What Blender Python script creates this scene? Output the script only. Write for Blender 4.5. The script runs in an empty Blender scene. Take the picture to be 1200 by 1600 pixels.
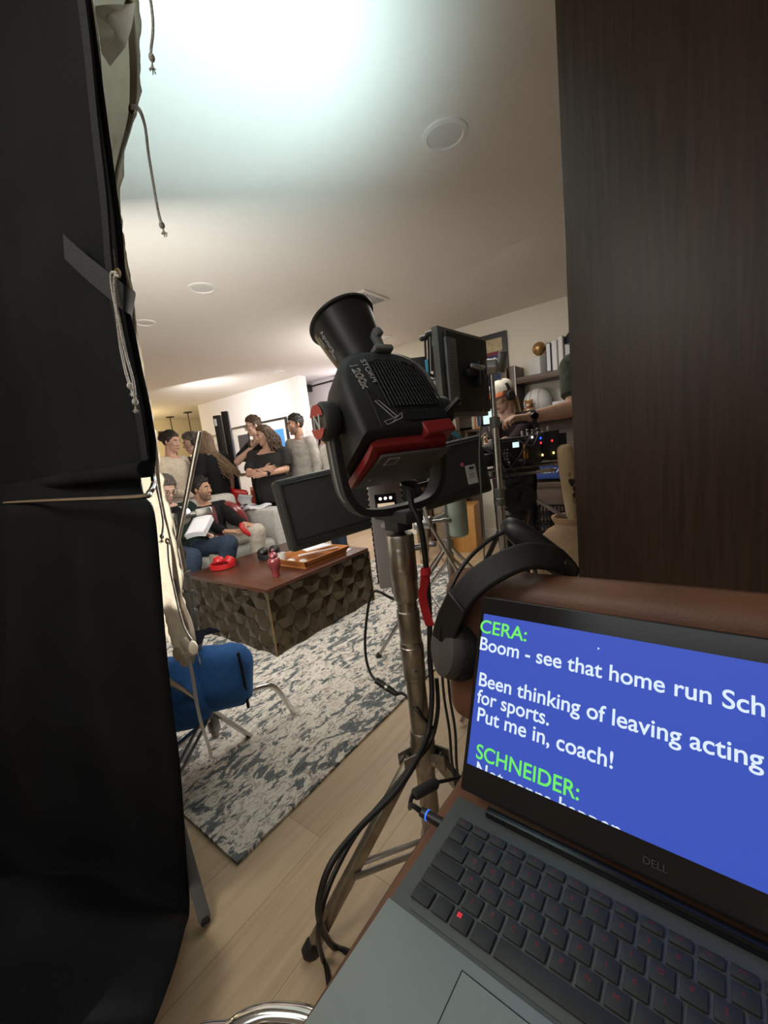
import bpy, bmesh, math, random
import numpy as np
from mathutils import Vector as V, Matrix as M, noise, Quaternion
random.seed(7)
S = bpy.context.scene
COL = S.collection
PI = math.pi

# ------------------------------------------------------------------ camera, exposure, light
CAMH, FPX = 1.2, 640.0
PITCH, ROLL, YAW = 0.15471, 0.11515, 0.65876
_f = V((-math.sin(YAW)*math.cos(PITCH), math.cos(YAW)*math.cos(PITCH), -math.sin(PITCH)))
_r0 = V((math.cos(YAW), math.sin(YAW), 0)); _d0 = _f.cross(_r0)
_r = math.cos(ROLL)*_r0 + math.sin(ROLL)*_d0
_d = -math.sin(ROLL)*_r0 + math.cos(ROLL)*_d0
CAM = V((0, 0, CAMH))
cd = bpy.data.cameras.new('camera'); cam = bpy.data.objects.new('camera', cd); COL.objects.link(cam)
cd.sensor_fit = 'VERTICAL'; cd.sensor_height = 24; cd.lens = FPX/1600*24; cd.clip_start = .01
_m = M((( _r.x, -_d.x, -_f.x, 0), (_r.y, -_d.y, -_f.y, 0), (_r.z, -_d.z, -_f.z, CAMH), (0, 0, 0, 1)))
cam.matrix_world = _m
S.camera = cam
S.view_settings.view_transform = 'Standard'; S.view_settings.look = 'None'
S.view_settings.gamma = 1; S.view_settings.use_curve_mapping = False
S.view_settings.exposure = 0.4
w = bpy.data.worlds.new('world'); S.world = w; w.use_nodes = True
w.node_tree.nodes['Background'].inputs[0].default_value = (.8, .85, 1, 1)
w.node_tree.nodes['Background'].inputs[1].default_value = .02

def aim(o, loc, to):
    o.location = loc
    o.rotation_euler = (V(to)-V(loc)).to_track_quat('-Z', 'Y').to_euler()
def area(name, loc, to, sx, sy, e, c):
    l = bpy.data.lights.new(name, 'AREA'); l.shape = 'RECTANGLE'; l.size = sx; l.size_y = sy; l.energy = e; l.color = c
    o = bpy.data.objects.new(name, l); COL.objects.link(o); aim(o, loc, to); return o
def point(name, loc, e, c, r=.08):
    l = bpy.data.lights.new(name, 'POINT'); l.energy = e; l.color = c; l.shadow_soft_size = r
    o = bpy.data.objects.new(name, l); COL.objects.link(o); o.location = loc; return o
# soft key of the set, behind the black flag and the muslin, towards the sofa
area('muslin_key', (-2.1, .62, 1.5), (-3.7, 2.2, .9), 1.2, 1.2, 30, (1, .95, .88))
l_ = bpy.data.lights.new('muslin_spot', 'SPOT'); l_.energy = 1000; l_.spot_size = math.radians(23); l_.spot_blend = .6; l_.shadow_soft_size = .03; l_.color = (1, .97, .91)  # added spot brightening the muslin from the room side, no fixture modelled
o_ = bpy.data.objects.new('muslin_spot', l_); COL.objects.link(o_); aim(o_, (-1.95, 2.9, 2.0), (-1.08, .46, 1.02))
# soft source by the set wall lighting the people and the far wall
area('set_softbox', (-2.9, 3.9, 2.3), (-5.0, 3.0, 1.2), .9, .9, 36, (1, .95, .91))
area('overhead_fill', (-1.6, 2.6, 2.36), (-1.5, 2.9, 0), 1.2, 1.2, 18, (1, .93, .84))
area('entry_fill', (.0, -1.2, 2.2), (-.3, 1.0, .9), 1.4, .9, 4.5, (.9, .95, 1))  # unseen cool fill added behind the viewpoint, no window stands here
area('near_fill', (-1.0, -.6, 2.36), (-1.0, .4, 0), .7, .7, 13, (1, .92, .8))  # added fill for the near floor, not a visible ceiling fixture
point('kitchen_light', (-9.0, 3.5, 1.9), 30, (1, .78, .42), .15)
point('far_room_light', (-4.4, 4.95, 2.0), 6, (.95, .88, 1), .1)
area('wall_fill', (-5.6, 3.1, 2.12), (-6.1, 4.5, 1.0), .6, .3, 25, (1, .965, .95))  # added fill that whitens the wall behind the people, faces away from view

def ray(x, y): return _f*FPX + _r*(x-600) + _d*(y-800)
def at(x, y, D):            # photo pixel at horizontal distance D from the viewpoint
    v = ray(x, y); return CAM + v*(D/math.hypot(v.x, v.y))
def zz(x, y, z):            # photo pixel on the level z
    v = ray(x, y); return CAM + v*((z-CAMH)/v.z)
def yy(x, y, Y):
    v = ray(x, y); return CAM + v*(Y/v.y)
def xx(x, y, X):
    v = ray(x, y); return CAM + v*(X/v.x)
def onplane(x, y, p, n):
    v = ray(x, y); return CAM + v*((V(p)-CAM).dot(V(n))/v.dot(V(n)))

# ------------------------------------------------------------------ materials
MATS = {}
def mat(name, col, rough=.6, metal=0, var=0, vscale=20, bump=0, bscale=60, stretch=(1, 1, 1), emit=0, ecol=None, spec=.5, trans=0, coat=0, sss=0):
    if name in MATS: return MATS[name]
    m = bpy.data.materials.new(name); m.use_nodes = True; MATS[name] = m
    nt = m.node_tree; b = nt.nodes['Principled BSDF']
    b.inputs['Base Color'].default_value = (*col, 1); b.inputs['Roughness'].default_value = rough
    b.inputs['Metallic'].default_value = metal; b.inputs['Specular IOR Level'].default_value = spec
    b.inputs['Coat Weight'].default_value = coat
    if sss: b.inputs['Subsurface Weight'].default_value = sss; b.inputs['Subsurface Radius'].default_value = (.01, .004, .002)
    if emit:
        b.inputs['Emission Color'].default_value = (*(ecol or col), 1); b.inputs['Emission Strength'].default_value = emit
    tc = nt.nodes.new('ShaderNodeTexCoord'); mp = nt.nodes.new('ShaderNodeMapping'); mp.inputs['Scale'].default_value = stretch
    nt.links.new(tc.outputs['Object'], mp.inputs[0])
    n = nt.nodes.new('ShaderNodeTexNoise'); n.inputs['Scale'].default_value = vscale; n.inputs['Detail'].default_value = 6
    nt.links.new(mp.outputs[0], n.inputs['Vector'])
    v = max(var, .012)
    r = nt.nodes.new('ShaderNodeValToRGB'); r.color_ramp.elements[0].position = .3; r.color_ramp.elements[1].position = .7
    r.color_ramp.elements[0].color = (*[max(0, c*(1-v)) for c in col], 1); r.color_ramp.elements[1].color = (*[min(1, c*(1+v)) for c in col], 1)
    nt.links.new(n.outputs['Fac'], r.inputs[0]); nt.links.new(r.outputs[0], b.inputs['Base Color'])
    if bump:
        n2 = nt.nodes.new('ShaderNodeTexNoise'); n2.inputs['Scale'].default_value = bscale; n2.inputs['Detail'].default_value = 5
        nt.links.new(mp.outputs[0], n2.inputs['Vector'])
        bp = nt.nodes.new('ShaderNodeBump'); bp.inputs['Strength'].default_value = bump; bp.inputs['Distance'].default_value = .01
        nt.links.new(n2.outputs['Fac'], bp.inputs['Height']); nt.links.new(bp.outputs[0], b.inputs['Normal'])
    if trans:
        out = nt.nodes['Material Output']; t = nt.nodes.new('ShaderNodeBsdfTranslucent'); mx = nt.nodes.new('ShaderNodeMixShader')
        t.inputs[0].default_value = (*col, 1); mx.inputs[0].default_value = trans
        nt.links.new(b.outputs[0], mx.inputs[1]); nt.links.new(t.outputs[0], mx.inputs[2]); nt.links.new(mx.outputs[0], out.inputs[0])
    return m
def nodes(m): return m.node_tree.nodes, m.node_tree.links, m.node_tree.nodes['Principled BSDF']

def mat_floor():
    m = mat('oak_floor', (.50, .37, .23), .42); N, L, b = nodes(m)
    tc = N.new('ShaderNodeTexCoord'); mp = N.new('ShaderNodeMapping'); mp.inputs['Rotation'].default_value = (0, 0, PI/2)
    L.new(tc.outputs['Object'], mp.inputs[0])
    br = N.new('ShaderNodeTexBrick'); br.inputs['Scale'].default_value = 1; br.inputs['Brick Width'].default_value = 1.9; br.inputs['Row Height'].default_value = .19
    br.inputs['Mortar Size'].default_value = .0012; br.inputs['Color1'].default_value = (.47, .345, .215, 1); br.inputs['Color2'].default_value = (.58, .44, .29, 1)
    br.inputs['Mortar'].default_value = (.34, .245, .15, 1); br.offset = .37
    L.new(mp.outputs[0], br.inputs['Vector'])
    mp2 = N.new('ShaderNodeMapping'); mp2.inputs['Scale'].default_value = (14, .9, 1); L.new(tc.outputs['Object'], mp2.inputs[0])
    ns = N.new('ShaderNodeTexNoise'); ns.inputs['Scale'].default_value = 3; ns.inputs['Detail'].default_value = 8; ns.inputs['Distortion'].default_value = .6; L.new(mp2.outputs[0], ns.inputs['Vector'])
    cr = N.new('ShaderNodeValToRGB'); cr.color_ramp.elements[0].position = .3; cr.color_ramp.elements[0].color = (.78, .74, .7, 1); cr.color_ramp.elements[1].position = .7; cr.color_ramp.elements[1].color = (1, 1, 1, 1)
    L.new(ns.outputs['Fac'], cr.inputs[0])
    mx = N.new('ShaderNodeMixRGB'); mx.blend_type = 'MULTIPLY'; mx.inputs[0].default_value = .8
    L.new(br.outputs['Color'], mx.inputs[1]); L.new(cr.outputs[0], mx.inputs[2]); L.new(mx.outputs[0], b.inputs['Base Color'])
    return m
def mat_walnut(name, c0, c1, scale=(26, 26, 1.2), rough=.45):
    m = mat(name, c0, rough); N, L, b = nodes(m)
    tc = N.new('ShaderNodeTexCoord'); mp = N.new('ShaderNodeMapping'); mp.inputs['Scale'].default_value = scale; L.new(tc.outputs['Object'], mp.inputs[0])
    ns = N.new('ShaderNodeTexNoise'); ns.inputs['Scale'].default_value = 2.6; ns.inputs['Detail'].default_value = 9; ns.inputs['Distortion'].default_value = 1.0; L.new(mp.outputs[0], ns.inputs['Vector'])
    cr = N.new('ShaderNodeValToRGB'); cr.color_ramp.elements[0].position = .32; cr.color_ramp.elements[0].color = (*c0, 1); cr.color_ramp.elements[1].position = .72; cr.color_ramp.elements[1].color = (*c1, 1)
    L.new(ns.outputs['Fac'], cr.inputs[0]); L.new(cr.outputs[0], b.inputs['Base Color'])
    bp = N.new('ShaderNodeBump'); bp.inputs['Strength'].default_value = .12; bp.inputs['Distance'].default_value = .002
    L.new(ns.outputs['Fac'], bp.inputs['Height']); L.new(bp.outputs[0], b.inputs['Normal'])
    return m
def mat_rug():
    m = mat('distressed_rug', (.5, .46, .4), .95, spec=.1); N, L, b = nodes(m)
    tc = N.new('ShaderNodeTexCoord')
    def nz(scale, st, det, dist=0):
        mp = N.new('ShaderNodeMapping'); mp.inputs['Scale'].default_value = st; L.new(tc.outputs['Object'], mp.inputs[0])
        # woven steps: snap the coordinates to little tufts
        sn = N.new('ShaderNodeVectorMath'); sn.operation = 'SNAP'; sn.inputs[1].default_value = (.005*st[0], .007*st[1], 1); L.new(mp.outputs[0], sn.inputs[0])
        n = N.new('ShaderNodeTexNoise'); n.inputs['Scale'].default_value = scale; n.inputs['Detail'].default_value = det; n.inputs['Roughness'].default_value = .68; n.inputs['Distortion'].default_value = dist
        L.new(mp.outputs[0], n.inputs['Vector']); return n
    a = nz(12, (1.9, 1.0, 1), 9, .8); c = nz(2.4, (1.5, 1, 1), 4); g = nz(24, (2.2, 1, 1), 6, .9)
    r1 = N.new('ShaderNodeValToRGB'); e = r1.color_ramp.elements
    e[0].position = .0; e[0].color = (.50, .44, .37, 1); e[1].position = 1; e[1].color = (.64, .60, .53, 1)
    x = e.new(.40); x.color = (.36, .31, .265, 1); x = e.new(.46); x.color = (.70, .66, .59, 1); x = e.new(.58); x.color = (.50, .45, .385, 1)
    r1.color_ramp.interpolation = 'CONSTANT'; L.new(g.outputs['Fac'], r1.inputs[0])
    sm = N.new('ShaderNodeMath'); sm.operation = 'MULTIPLY_ADD'; sm.inputs[1].default_value = .42; L.new(c.outputs['Fac'], sm.inputs[0]); L.new(a.outputs['Fac'], sm.inputs[2])
    st = N.new('ShaderNodeValToRGB'); st.color_ramp.interpolation = 'CONSTANT'; q = st.color_ramp.elements
    q[0].position = 0; q[0].color = (0, 0, 0, 1); q[1].position = .742; q[1].color = (1, 1, 1, 1); L.new(sm.outputs[0], st.inputs[0])
    r2 = N.new('ShaderNodeValToRGB'); f = r2.color_ramp.elements; f[0].position = .35; f[0].color = (.085, .098, .104, 1); f[1].position = .65; f[1].color = (.20, .215, .218, 1); L.new(g.outputs['Fac'], r2.inputs[0])
    mx = N.new('ShaderNodeMixRGB'); L.new(st.outputs[0], mx.inputs[0]); L.new(r1.outputs[0], mx.inputs[1]); L.new(r2.outputs[0], mx.inputs[2])
    L.new(mx.outputs[0], b.inputs['Base Color'])
    bp = N.new('ShaderNodeBump'); bp.inputs['Strength'].default_value = .5; bp.inputs['Distance'].default_value = .004
    L.new(g.outputs['Fac'], bp.inputs['Height']); L.new(bp.outputs[0], b.inputs['Normal'])
    return m

K = {}
K['white_paint'] = mat('white_paint', (.80, .765, .715), .9)
K['wall_cream'] = mat('wall_cream', (.74, .69, .59), .9, bump=.1, bscale=160)
K['wall_white'] = mat('wall_white', (.80, .77, .75), .9, bump=.1, bscale=160)
K['trim_white'] = mat('trim_white', (.82, .80, .77), .5)
K['kitchen_wall'] = mat('kitchen_wall', (.78, .68, .45), .9)
K['floor'] = mat_floor()
K['rug'] = mat_rug()
K['walnut'] = mat_walnut('walnut_veneer', (.024, .0115, .0065), (.052, .0265, .0155))
K['walnut_mid'] = mat_walnut('walnut_shelf', (.05, .028, .017), (.11, .065, .042), (2, 24, 24))
K['table_top'] = mat_walnut('mahogany_top', (.055, .019, .010), (.105, .037, .02), (3, 20, 20), .28)
K['ply'] = mat_walnut('honey_plywood', (.46, .22, .06), (.60, .31, .09), (20, 20, 2))
K['tray'] = mat_walnut('tray_wood', (.34, .12, .03), (.5, .2, .06), (3, 20, 20))
K['bat'] = mat_walnut('ash_bat', (.58, .42, .24), (.70, .53, .33), (30, 30, 1.5), .35)
K['brass'] = mat('antique_brass', (.085, .066, .042), .22, .88, .3, 9, .08, 80)
K['brass_edge'] = mat('brass_edge', (.28, .2, .1), .35, .9)
K['flag'] = mat('black_duvetyne', (.010, .011, .013), .95, 0, .25, 5, .35, 300, spec=.15)
K['flag_sheen'] = mat('black_flag_hem', (.018, .02, .023), .8, bump=.3, bscale=200, spec=.25)
K['tape'] = mat('black_gaffer_tape', (.022, .026, .029), .65, bump=.2, bscale=200)
K['muslin'] = mat('unbleached_muslin', (.84, .79, .70), .95, 0, .10, 14, .55, 26, trans=.55, spec=.1)
K['muslin_hem'] = mat('muslin_hem', (.60, .54, .47), .95, 0, .1, 20, .3, 60, spec=.1, trans=.4)
K['cord'] = mat('cotton_cord', (.62, .59, .54), .95, bump=.6, bscale=400)
K['steel'] = mat('brushed_steel', (.50, .49, .47), .3, 1, .12, 30)
K['steel_dark'] = mat('worn_steel', (.38, .35, .31), .36, 1, .3, 18)
K['chrome'] = mat('chrome', (.72, .71, .69), .12, 1)
K['cast'] = mat('cast_metal', (.42, .42, .42), .38, 1, .2, 40)
K['grey_metal'] = mat('grey_paint_metal', (.17, .165, .16), .5, .3)
K['blk'] = mat('black_plastic', (.014, .014, .015), .42)
K['blk_matte'] = mat('black_matte_plastic', (.020, .021, .022), .62, bump=.15, bscale=500)
K['panel_cloth'] = mat('panel_cloth', (.036, .037, .039), .6, bump=.2, bscale=400)
K['blk_gloss'] = mat('black_gloss', (.008, .008, .009), .18)
K['blk_soft'] = mat('black_soft_pad', (.012, .012, .013), .75, bump=.3, bscale=250)
K['rubber'] = mat('black_rubber_cable', (.010, .010, .011), .5)
K['lamp_blk'] = mat('lamp_housing', (.013, .0145, .0165), .55, bump=.12, bscale=600)
K['lamp_grey'] = mat('lamp_panel_grey', (.075, .068, .065), .6)
K['lever'] = mat('lever_grey', (.16, .17, .17), .45)
K['red'] = mat('red_plastic', (.26, .018, .020), .45)
K['red_bright'] = mat('red_headset', (.45, .012, .014), .4)
K['red_strap'] = mat('red_webbing', (.45, .008, .012), .7, bump=.4, bscale=500)
K['print'] = mat('light_print', (.55, .56, .56), .6)
K['grey_box'] = mat('grey_ballast', (.36, .35, .345), .55)
K['lcd'] = mat('lcd_amber', (.7, .55, .38), .4, emit=.45, ecol=(.9, .7, .5))
K['led_w'] = mat('led_white', (1, .95, .85), .4, emit=2.0)
K['sticker'] = mat('sticker_white', (.72, .72, .73), .6)
K['pink'] = mat('pink_sticker', (.9, .12, .35), .6)
K['blue_tape'] = mat('blue_tape', (.08, .38, .58), .7)
K['leather'] = mat('brown_leather', (.15, .066, .036), .5, 0, .2, 9, .10, 260)
K['piping'] = mat('leather_piping', (.085, .034, .019), .4, bump=.2, bscale=150)
K['thread'] = mat('brown_thread', (.16, .09, .05), .8)
K['lap_deck'] = mat('laptop_deck', (.085, .10, .10), .42, bump=.1, bscale=900)
K['lap_palm'] = mat('laptop_palmrest', (.25, .30, .295), .4, bump=.06, bscale=900)
K['key'] = mat('laptop_key', (.030, .034, .035), .5)
K['legend'] = mat('red_key_legend', (.20, .014, .02), .5, emit=.03, ecol=(.8, .05, .08))
K['legend_hot'] = mat('red_key_legend_lit', (.6, .03, .04), .5, emit=.4, ecol=(.9, .04, .06))
K['screen'] = mat('screen_blue', (.01, .015, .05), .35, emit=.76, ecol=(.044, .085, .47), spec=.2)
K['txt_white'] = mat('screen_text_white', (.1, .1, .1), .5, emit=.72, ecol=(.72, .85, 1))
K['txt_green'] = mat('screen_text_green', (.02, .1, .02), .5, emit=.68, ecol=(.17, .90, .14))
K['sofa'] = mat('grey_sofa_fabric', (.50, .485, .45), .95, 0, .15, 40, .5, 200, spec=.1)
K['clay'] = mat('terracotta_clay', (.47, .31, .195), .9, 0, .25, 7, .4, 40, spec=.15)
K['sandbag'] = mat('blue_sandbag', (.04, .15, .44), .75, 0, .2, 8, .5, 40, spec=.25)
K['navy'] = mat('navy_fabric', (.012, .016, .04), .85)
K['pendant'] = mat('pendant_black', (.03, .02, .015), .5)
K['shade'] = mat('pendant_glass', (.9, .8, .55), .4, emit=.8, ecol=(1, .75, .4))
K['trimlight'] = mat('light_trim', (.80, .78, .75), .4)
K['diffuser'] = mat('light_diffuser', (.70, .69, .67), .3)
K['paper'] = mat('paper', (.72, .72, .74), .85)
K['vase_red'] = mat('oxblood_glaze', (.21, .035, .038), .22, coat=.5, var=.25, vscale=14)
K['green_can'] = mat('pale_green_enamel', (.36, .42, .36), .4)
K['canvas'] = mat('framed_picture', (.72, .70, .68), .7)
K['sky_blue'] = mat('picture_blue', (.06, .30, .72), .7)
K['dark_pic'] = mat('picture_dark', (.05, .05, .06), .7)
K['poster_navy'] = mat('poster_navy', (.022, .04, .10), .7, var=.3)
K['poster_tan'] = mat('poster_tan', (.44, .36, .22), .8, var=.2)
K['poster_red'] = mat('poster_red', (.20, .03, .05), .8)
K['gold'] = mat('gold_leather', (.40, .24, .09), .3, .6)
K['block'] = mat('white_block', (.55, .55, .53), .7)
K['book_navy'] = mat('book_navy', (.016, .03, .09), .7)
K['book_white'] = mat('book_white', (.55, .53, .49), .8)
K['ballw'] = mat('white_ball_leather', (.58, .58, .56), .7, bump=.1, bscale=150)
K['plush'] = mat('brown_plush', (.30, .13, .045), .95, bump=.6, bscale=300)
K['plush_w'] = mat('cream_plush', (.62, .56, .46), .95, bump=.6, bscale=300)
K['sign_red'] = mat('red_banner', (.55, .02, .025), .8)
K['banner_txt'] = mat('banner_white', (.8, .8, .8), .8)
K['red_chair'] = mat('red_chair_shell', (.42, .03, .035), .45)
K['stripe'] = mat('pale_stripe_cloth', (.6, .6, .62), .9)
K['disp'] = mat('monitor_glow', (.2, .25, .25), .4, emit=.9, ecol=(.62, .8, .78))
K['orange'] = mat('orange_tape', (.85, .28, .03), .7)
K['ledb'] = mat('led_blue', (.02, .1, .8), .4, emit=1.6)
K['ledr'] = mat('led_red', (.8, .04, .05), .4, emit=1.0)
K['leda'] = mat('led_amber', (1, .7, .2), .4, emit=2.0)
K['yellow'] = mat('yellow_tag', (.75, .55, .12), .7)
K['bone'] = mat('cream_cord', (.6, .55, .36), .7)
K['vent'] = mat('vent_grey', (.34, .33, .31), .5)
K['flagleg'] = mat('grey_leg', (.20, .205, .215), .45, .5)
K['jersey'] = mat('blue_jersey', (.02, .05, .2), .85)
K['crate_red'] = mat('red_box', (.40, .02, .05), .6)

# ------------------------------------------------------------------ mesh helper
def frame_from(z, up=(0, 0, 1)):
    z = V(z).normalized(); u = V(up)
    if abs(z.dot(u)) > .98: u = V((0, 1, 0)) if abs(z.y) < .9 else V((1, 0, 0))
    x = u.cross(z).normalized(); y = z.cross(x)
    return M((x, y, z)).transposed()
class B:
    def __init__(s): s.bm = bmesh.new(); s.mi = 0
    def _v(s, p): return s.bm.verts.new(p)
    def _f(s, vs):
        try: f = s.bm.faces.new(vs); f.material_index = s.mi; return f
        except ValueError: return None
    def box(s, c, size, R=None, bevel=0, seg=2):
        R = R or M.Identity(3); h = V(size)/2; c = V(c)
        vs = [s._v(c + R @ V((h.x*i, h.y*j, h.z*k))) for i in (-1, 1) for j in (-1, 1) for k in (-1, 1)]
        fs = [s._f([vs[a] for a in q]) for q in ((0, 1, 3, 2), (4, 6, 7, 5), (0, 4, 5, 1), (2, 3, 7, 6), (0, 2, 6, 4), (1, 5, 7, 3))]
        if bevel:
            es = list({e for f in fs for e in f.edges})
            r = bmesh.ops.bevel(s.bm, geom=es, offset=bevel, segments=seg, affect='EDGES', profile=.5)
            for f in r['faces']: f.material_index = s.mi
        return s
    def ring(s, c, R, rx, ry, n, sq=2):
        out = []
        for i in range(n):
            t = 2*PI*i/n; ct, st = math.cos(t), math.sin(t)
            x = rx*math.copysign(abs(ct)**(2/sq), ct); y = ry*math.copysign(abs(st)**(2/sq), st)
            out.append(s._v(V(c)+R @ V((x, y, 0))))
        return out
    def bridge(s, a, b):
        n = len(a)
        for i in range(n): s._f((a[i], a[(i+1) % n], b[(i+1) % n], b[i]))
    def cap(s, a, flip=False):
        s._f(a[::-1] if flip else a)
    def loft(s, rings, n=20, caps=True, sq=2):
        """rings: (centre, R3, rx, ry)"""
        rs = [s.ring(c, R, rx, ry, n, sq) for c, R, rx, ry in rings]
        for a, b in zip(rs, rs[1:]): s.bridge(a, b)
        if caps: s.cap(rs[0], True); s.cap(rs[-1])
        return s
    def cyl(s, p0, p1, r0, r1=None, n=16):
        r1 = r0 if r1 is None else r1; R = frame_from(V(p1)-V(p0))
        return s.loft([(p0, R, r0, r0), (p1, R, r1, r1)], n)
    def tube(s, pts, r, n=8, smooth=0, closed=False, ry=None):
        pts = [V(p) for p in pts]
        if smooth: 
            rr = r if hasattr(r, '__len__') else None
            pts, r2 = spline(pts, smooth, rr, closed); r = r2 if rr else r
        k = len(pts); R = None; rs = []
        for i, p in enumerate(pts):
            if closed: t = pts[(i+1) % k]-pts[i-1]
            else: t = pts[min(i+1, k-1)]-pts[max(i-1, 0)]
            if t.length < 1e-9: t = V((0, 0, 1))
            t.normalize()
            if R is None: R = frame_from(t)
            else:
                z0 = R.col[2]; q = z0.rotation_difference(t); R = q.to_matrix() @ R
            ri = r[i] if hasattr(r, '__len__') else r
            rs.append(s.ring(p, R, ri, ri if ry is None else ry, n))
        for a, b in zip(rs, rs[1:]): s.bridge(a, b)
        if closed: s.bridge(rs[-1], rs[0])
        else: s.cap(rs[0], True); s.cap(rs[-1])
        return s
    def cone_ball(s, p0, p1, r0, r1, n=12):
        """tapered limb with round ends"""
        p0 = V(p0); p1 = V(p1); R = frame_from(p1-p0); t = (p1-p0).normalized(); rg = []
        for a in (-80, -50, -22): a = math.radians(a); rg.append((p0+t*r0*math.sin(a), R, r0*math.cos(a), r0*math.cos(a)))
        rg.append((p0, R, r0, r0)); rg.append((p1, R, r1, r1))
        for a in (22, 50, 80): a = math.radians(a); rg.append((p1+t*r1*math.sin(a), R, r1*math.cos(a), r1*math.cos(a)))
        return s.loft(rg, n)
    def ell(s, c, rad, R=None, n=16, m=10):
        R = R or M.Identity(3); rg = []; c = V(c)
        rows = []
        for j in range(1, m):
            t = PI*j/m; row = []
            for i in range(n):
                a = 2*PI*i/n
                row.append(s._v(c+R @ V((rad[0]*math.sin(t)*math.cos(a), rad[1]*math.sin(t)*math.sin(a), -rad[2]*math.cos(t)))))
            rows.append(row)
        for a, b in zip(rows, rows[1:]): s.bridge(a, b)
        lo = s._v(c+R @ V((0, 0, -rad[2]))); hi = s._v(c+R @ V((0, 0, rad[2])))
        for i in range(n):
            s._f((lo, rows[0][(i+1) % n], rows[0][i])); s._f((hi, rows[-1][i], rows[-1][(i+1) % n]))
        return s
    def lathe(s, prof, c=(0, 0, 0), R=None, n=32, caps=True):
        R = R or M.Identity(3); c = V(c)
        return s.loft([(c+R @ V((0, 0, z)), R, r, r) for r, z in prof], n, caps)
    def prism(s, poly, d0, d1, Mx):
        """poly in local xy, extruded local z d0..d1, Mx 4x4"""
        a = [s._v(Mx @ V((x, y, d0))) for x, y in poly]; b = [s._v(Mx @ V((x, y, d1))) for x, y in poly]
        s.bridge(a, b); s.cap(a, True); s.cap(b); return s
    def quad(s, *p): s._f([s._v(q) for q in p]); return s
    def grid(s, nu, nv, fn):
        g = [[s._v(fn(i/(nu-1), j/(nv-1))) for j in range(nv)] for i in range(nu)]
        for i in range(nu-1):
            for j in range(nv-1): s._f((g[i][j], g[i+1][j], g[i+1][j+1], g[i][j+1]))
        return s
    def strap(s, pts, wdir, wid, th=.0015, smooth=4):
        """flat band through pts; wdir = width direction (vector or per-point list)"""
        k = len(pts); wd = [V(wdir)]*k if not isinstance(wdir, list) else [V(q) for q in wdir]
        p2, _ = spline([V(p) for p in pts], smooth); w2, _ = spline(wd, smooth)
        rs = []
        for i, p in enumerate(p2):
            t = (p2[min(i+1, len(p2)-1)]-p2[max(i-1, 0)]).normalized(); wv = w2[i].normalized(); nn = t.cross(wv).normalized()
            rs.append([s._v(p+wv*wid/2*a+nn*th/2*b) for a, b in ((-1, -1), (1, -1), (1, 1), (-1, 1))])
        for a, b in zip(rs, rs[1:]): s.bridge(a, b)
        s.cap(rs[0], True); s.cap(rs[-1]); return s
    def build(s, name, m, parent=None, smooth=True, angle=40, bevel=0, solid=0, loc=None):
        bm = s.bm
        base = ORIG.get(parent.name, V((0, 0, 0))) if parent else V(loc if loc is not None else (0, 0, 0))
        bmesh.ops.recalc_face_normals(bm, faces=bm.faces)
        for v in bm.verts: v.co -= base
        me = bpy.data.meshes.new(name); bm.to_mesh(me); bm.free()
        for q in (m if isinstance(m, (list, tuple)) else [m]): me.materials.append(q)
        o = bpy.data.objects.new(name, me); COL.objects.link(o)
        if parent: o.parent = parent
        else: o.location = base
        ORIG[o.name] = base
        if smooth:
            for p in me.polygons: p.use_smooth = True
            me.set_sharp_from_angle(angle=math.radians(angle))
        if solid: md = o.modifiers.new('s', 'SOLIDIFY'); md.thickness = solid; md.offset = 0
        if bevel: md = o.modifiers.new('b', 'BEVEL'); md.width = bevel; md.segments = 2; md.limit_method = 'ANGLE'
        return o
ORIG = {}
def spline(pts, k, r=None, closed=False):
    n = len(pts); out = []; ro = []
    g = lambda i: pts[i % n] if closed else pts[max(0, min(n-1, i))]
    for i in range(n if closed else n-1):
        p0, p1, p2, p3 = g(i-1), g(i), g(i+1), g(i+2)
        for j in range(k):
            t = j/k
            out.append(.5*((2*p1)+(p2-p0)*t+(2*p0-5*p1+4*p2-p3)*t*t+(3*p1-p0-3*p2+p3)*t**3))
            if r: ro.append(r[i]*(1-t)+r[(i+1) % n]*t)
    if not closed:
        out.append(pts[-1])
        if r: ro.append(r[-1])
    return out, ro
def tag(o, label=None, cat=None, group=None, kind=None):
    if label: o['label'] = label
    if cat: o['category'] = cat
    if group: o['group'] = group
    if kind: o['kind'] = kind
    return o
def thing(name, label, cat, loc, group=None):
    o = bpy.data.objects.new(name, None); COL.objects.link(o); o.location = V(loc); o.empty_display_size = .05
    ORIG[o.name] = V(loc); return tag(o, label, cat, group)
def struct(o, label): return tag(o, label, None, None, 'structure')
def lettering(txt, Mx, size, m, parent, name='lettering', ext=.0004, align='LEFT', sx=1, shear=0, spacing=1, outline=0, bold=0):
    c = bpy.data.curves.new(name, 'FONT'); c.body = txt; c.size = size; c.align_x = align; c.extrude = ext; c.space_character = spacing; c.shear = shear; c.offset = bold*size
    if outline: c.fill_mode = 'NONE'; c.bevel_depth = outline; c.bevel_resolution = 0
    t = bpy.data.objects.new(name, c); COL.objects.link(t)
    dg = bpy.context.evaluated_depsgraph_get(); me = bpy.data.meshes.new_from_object(t.evaluated_get(dg)); bpy.data.objects.remove(t)
    me.transform(M.Diagonal((sx, 1, 1, 1))); me.transform(Mx)
    base = ORIG.get(parent.name, V((0, 0, 0))); me.transform(M.Translation(-base))
    me.materials.clear(); me.materials.append(m)
    o = bpy.data.objects.new(name, me); COL.objects.link(o); o.parent = parent; ORIG[o.name] = base
    return o
def mtx(o, x, y, z=None):
    x = V(x).normalized(); z = V(z).normalized() if z is not None else x.cross(V(y)).normalized(); y = z.cross(x)
    m = M((x, y, z)).transposed().to_4x4(); m.translation = V(o); return m
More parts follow.
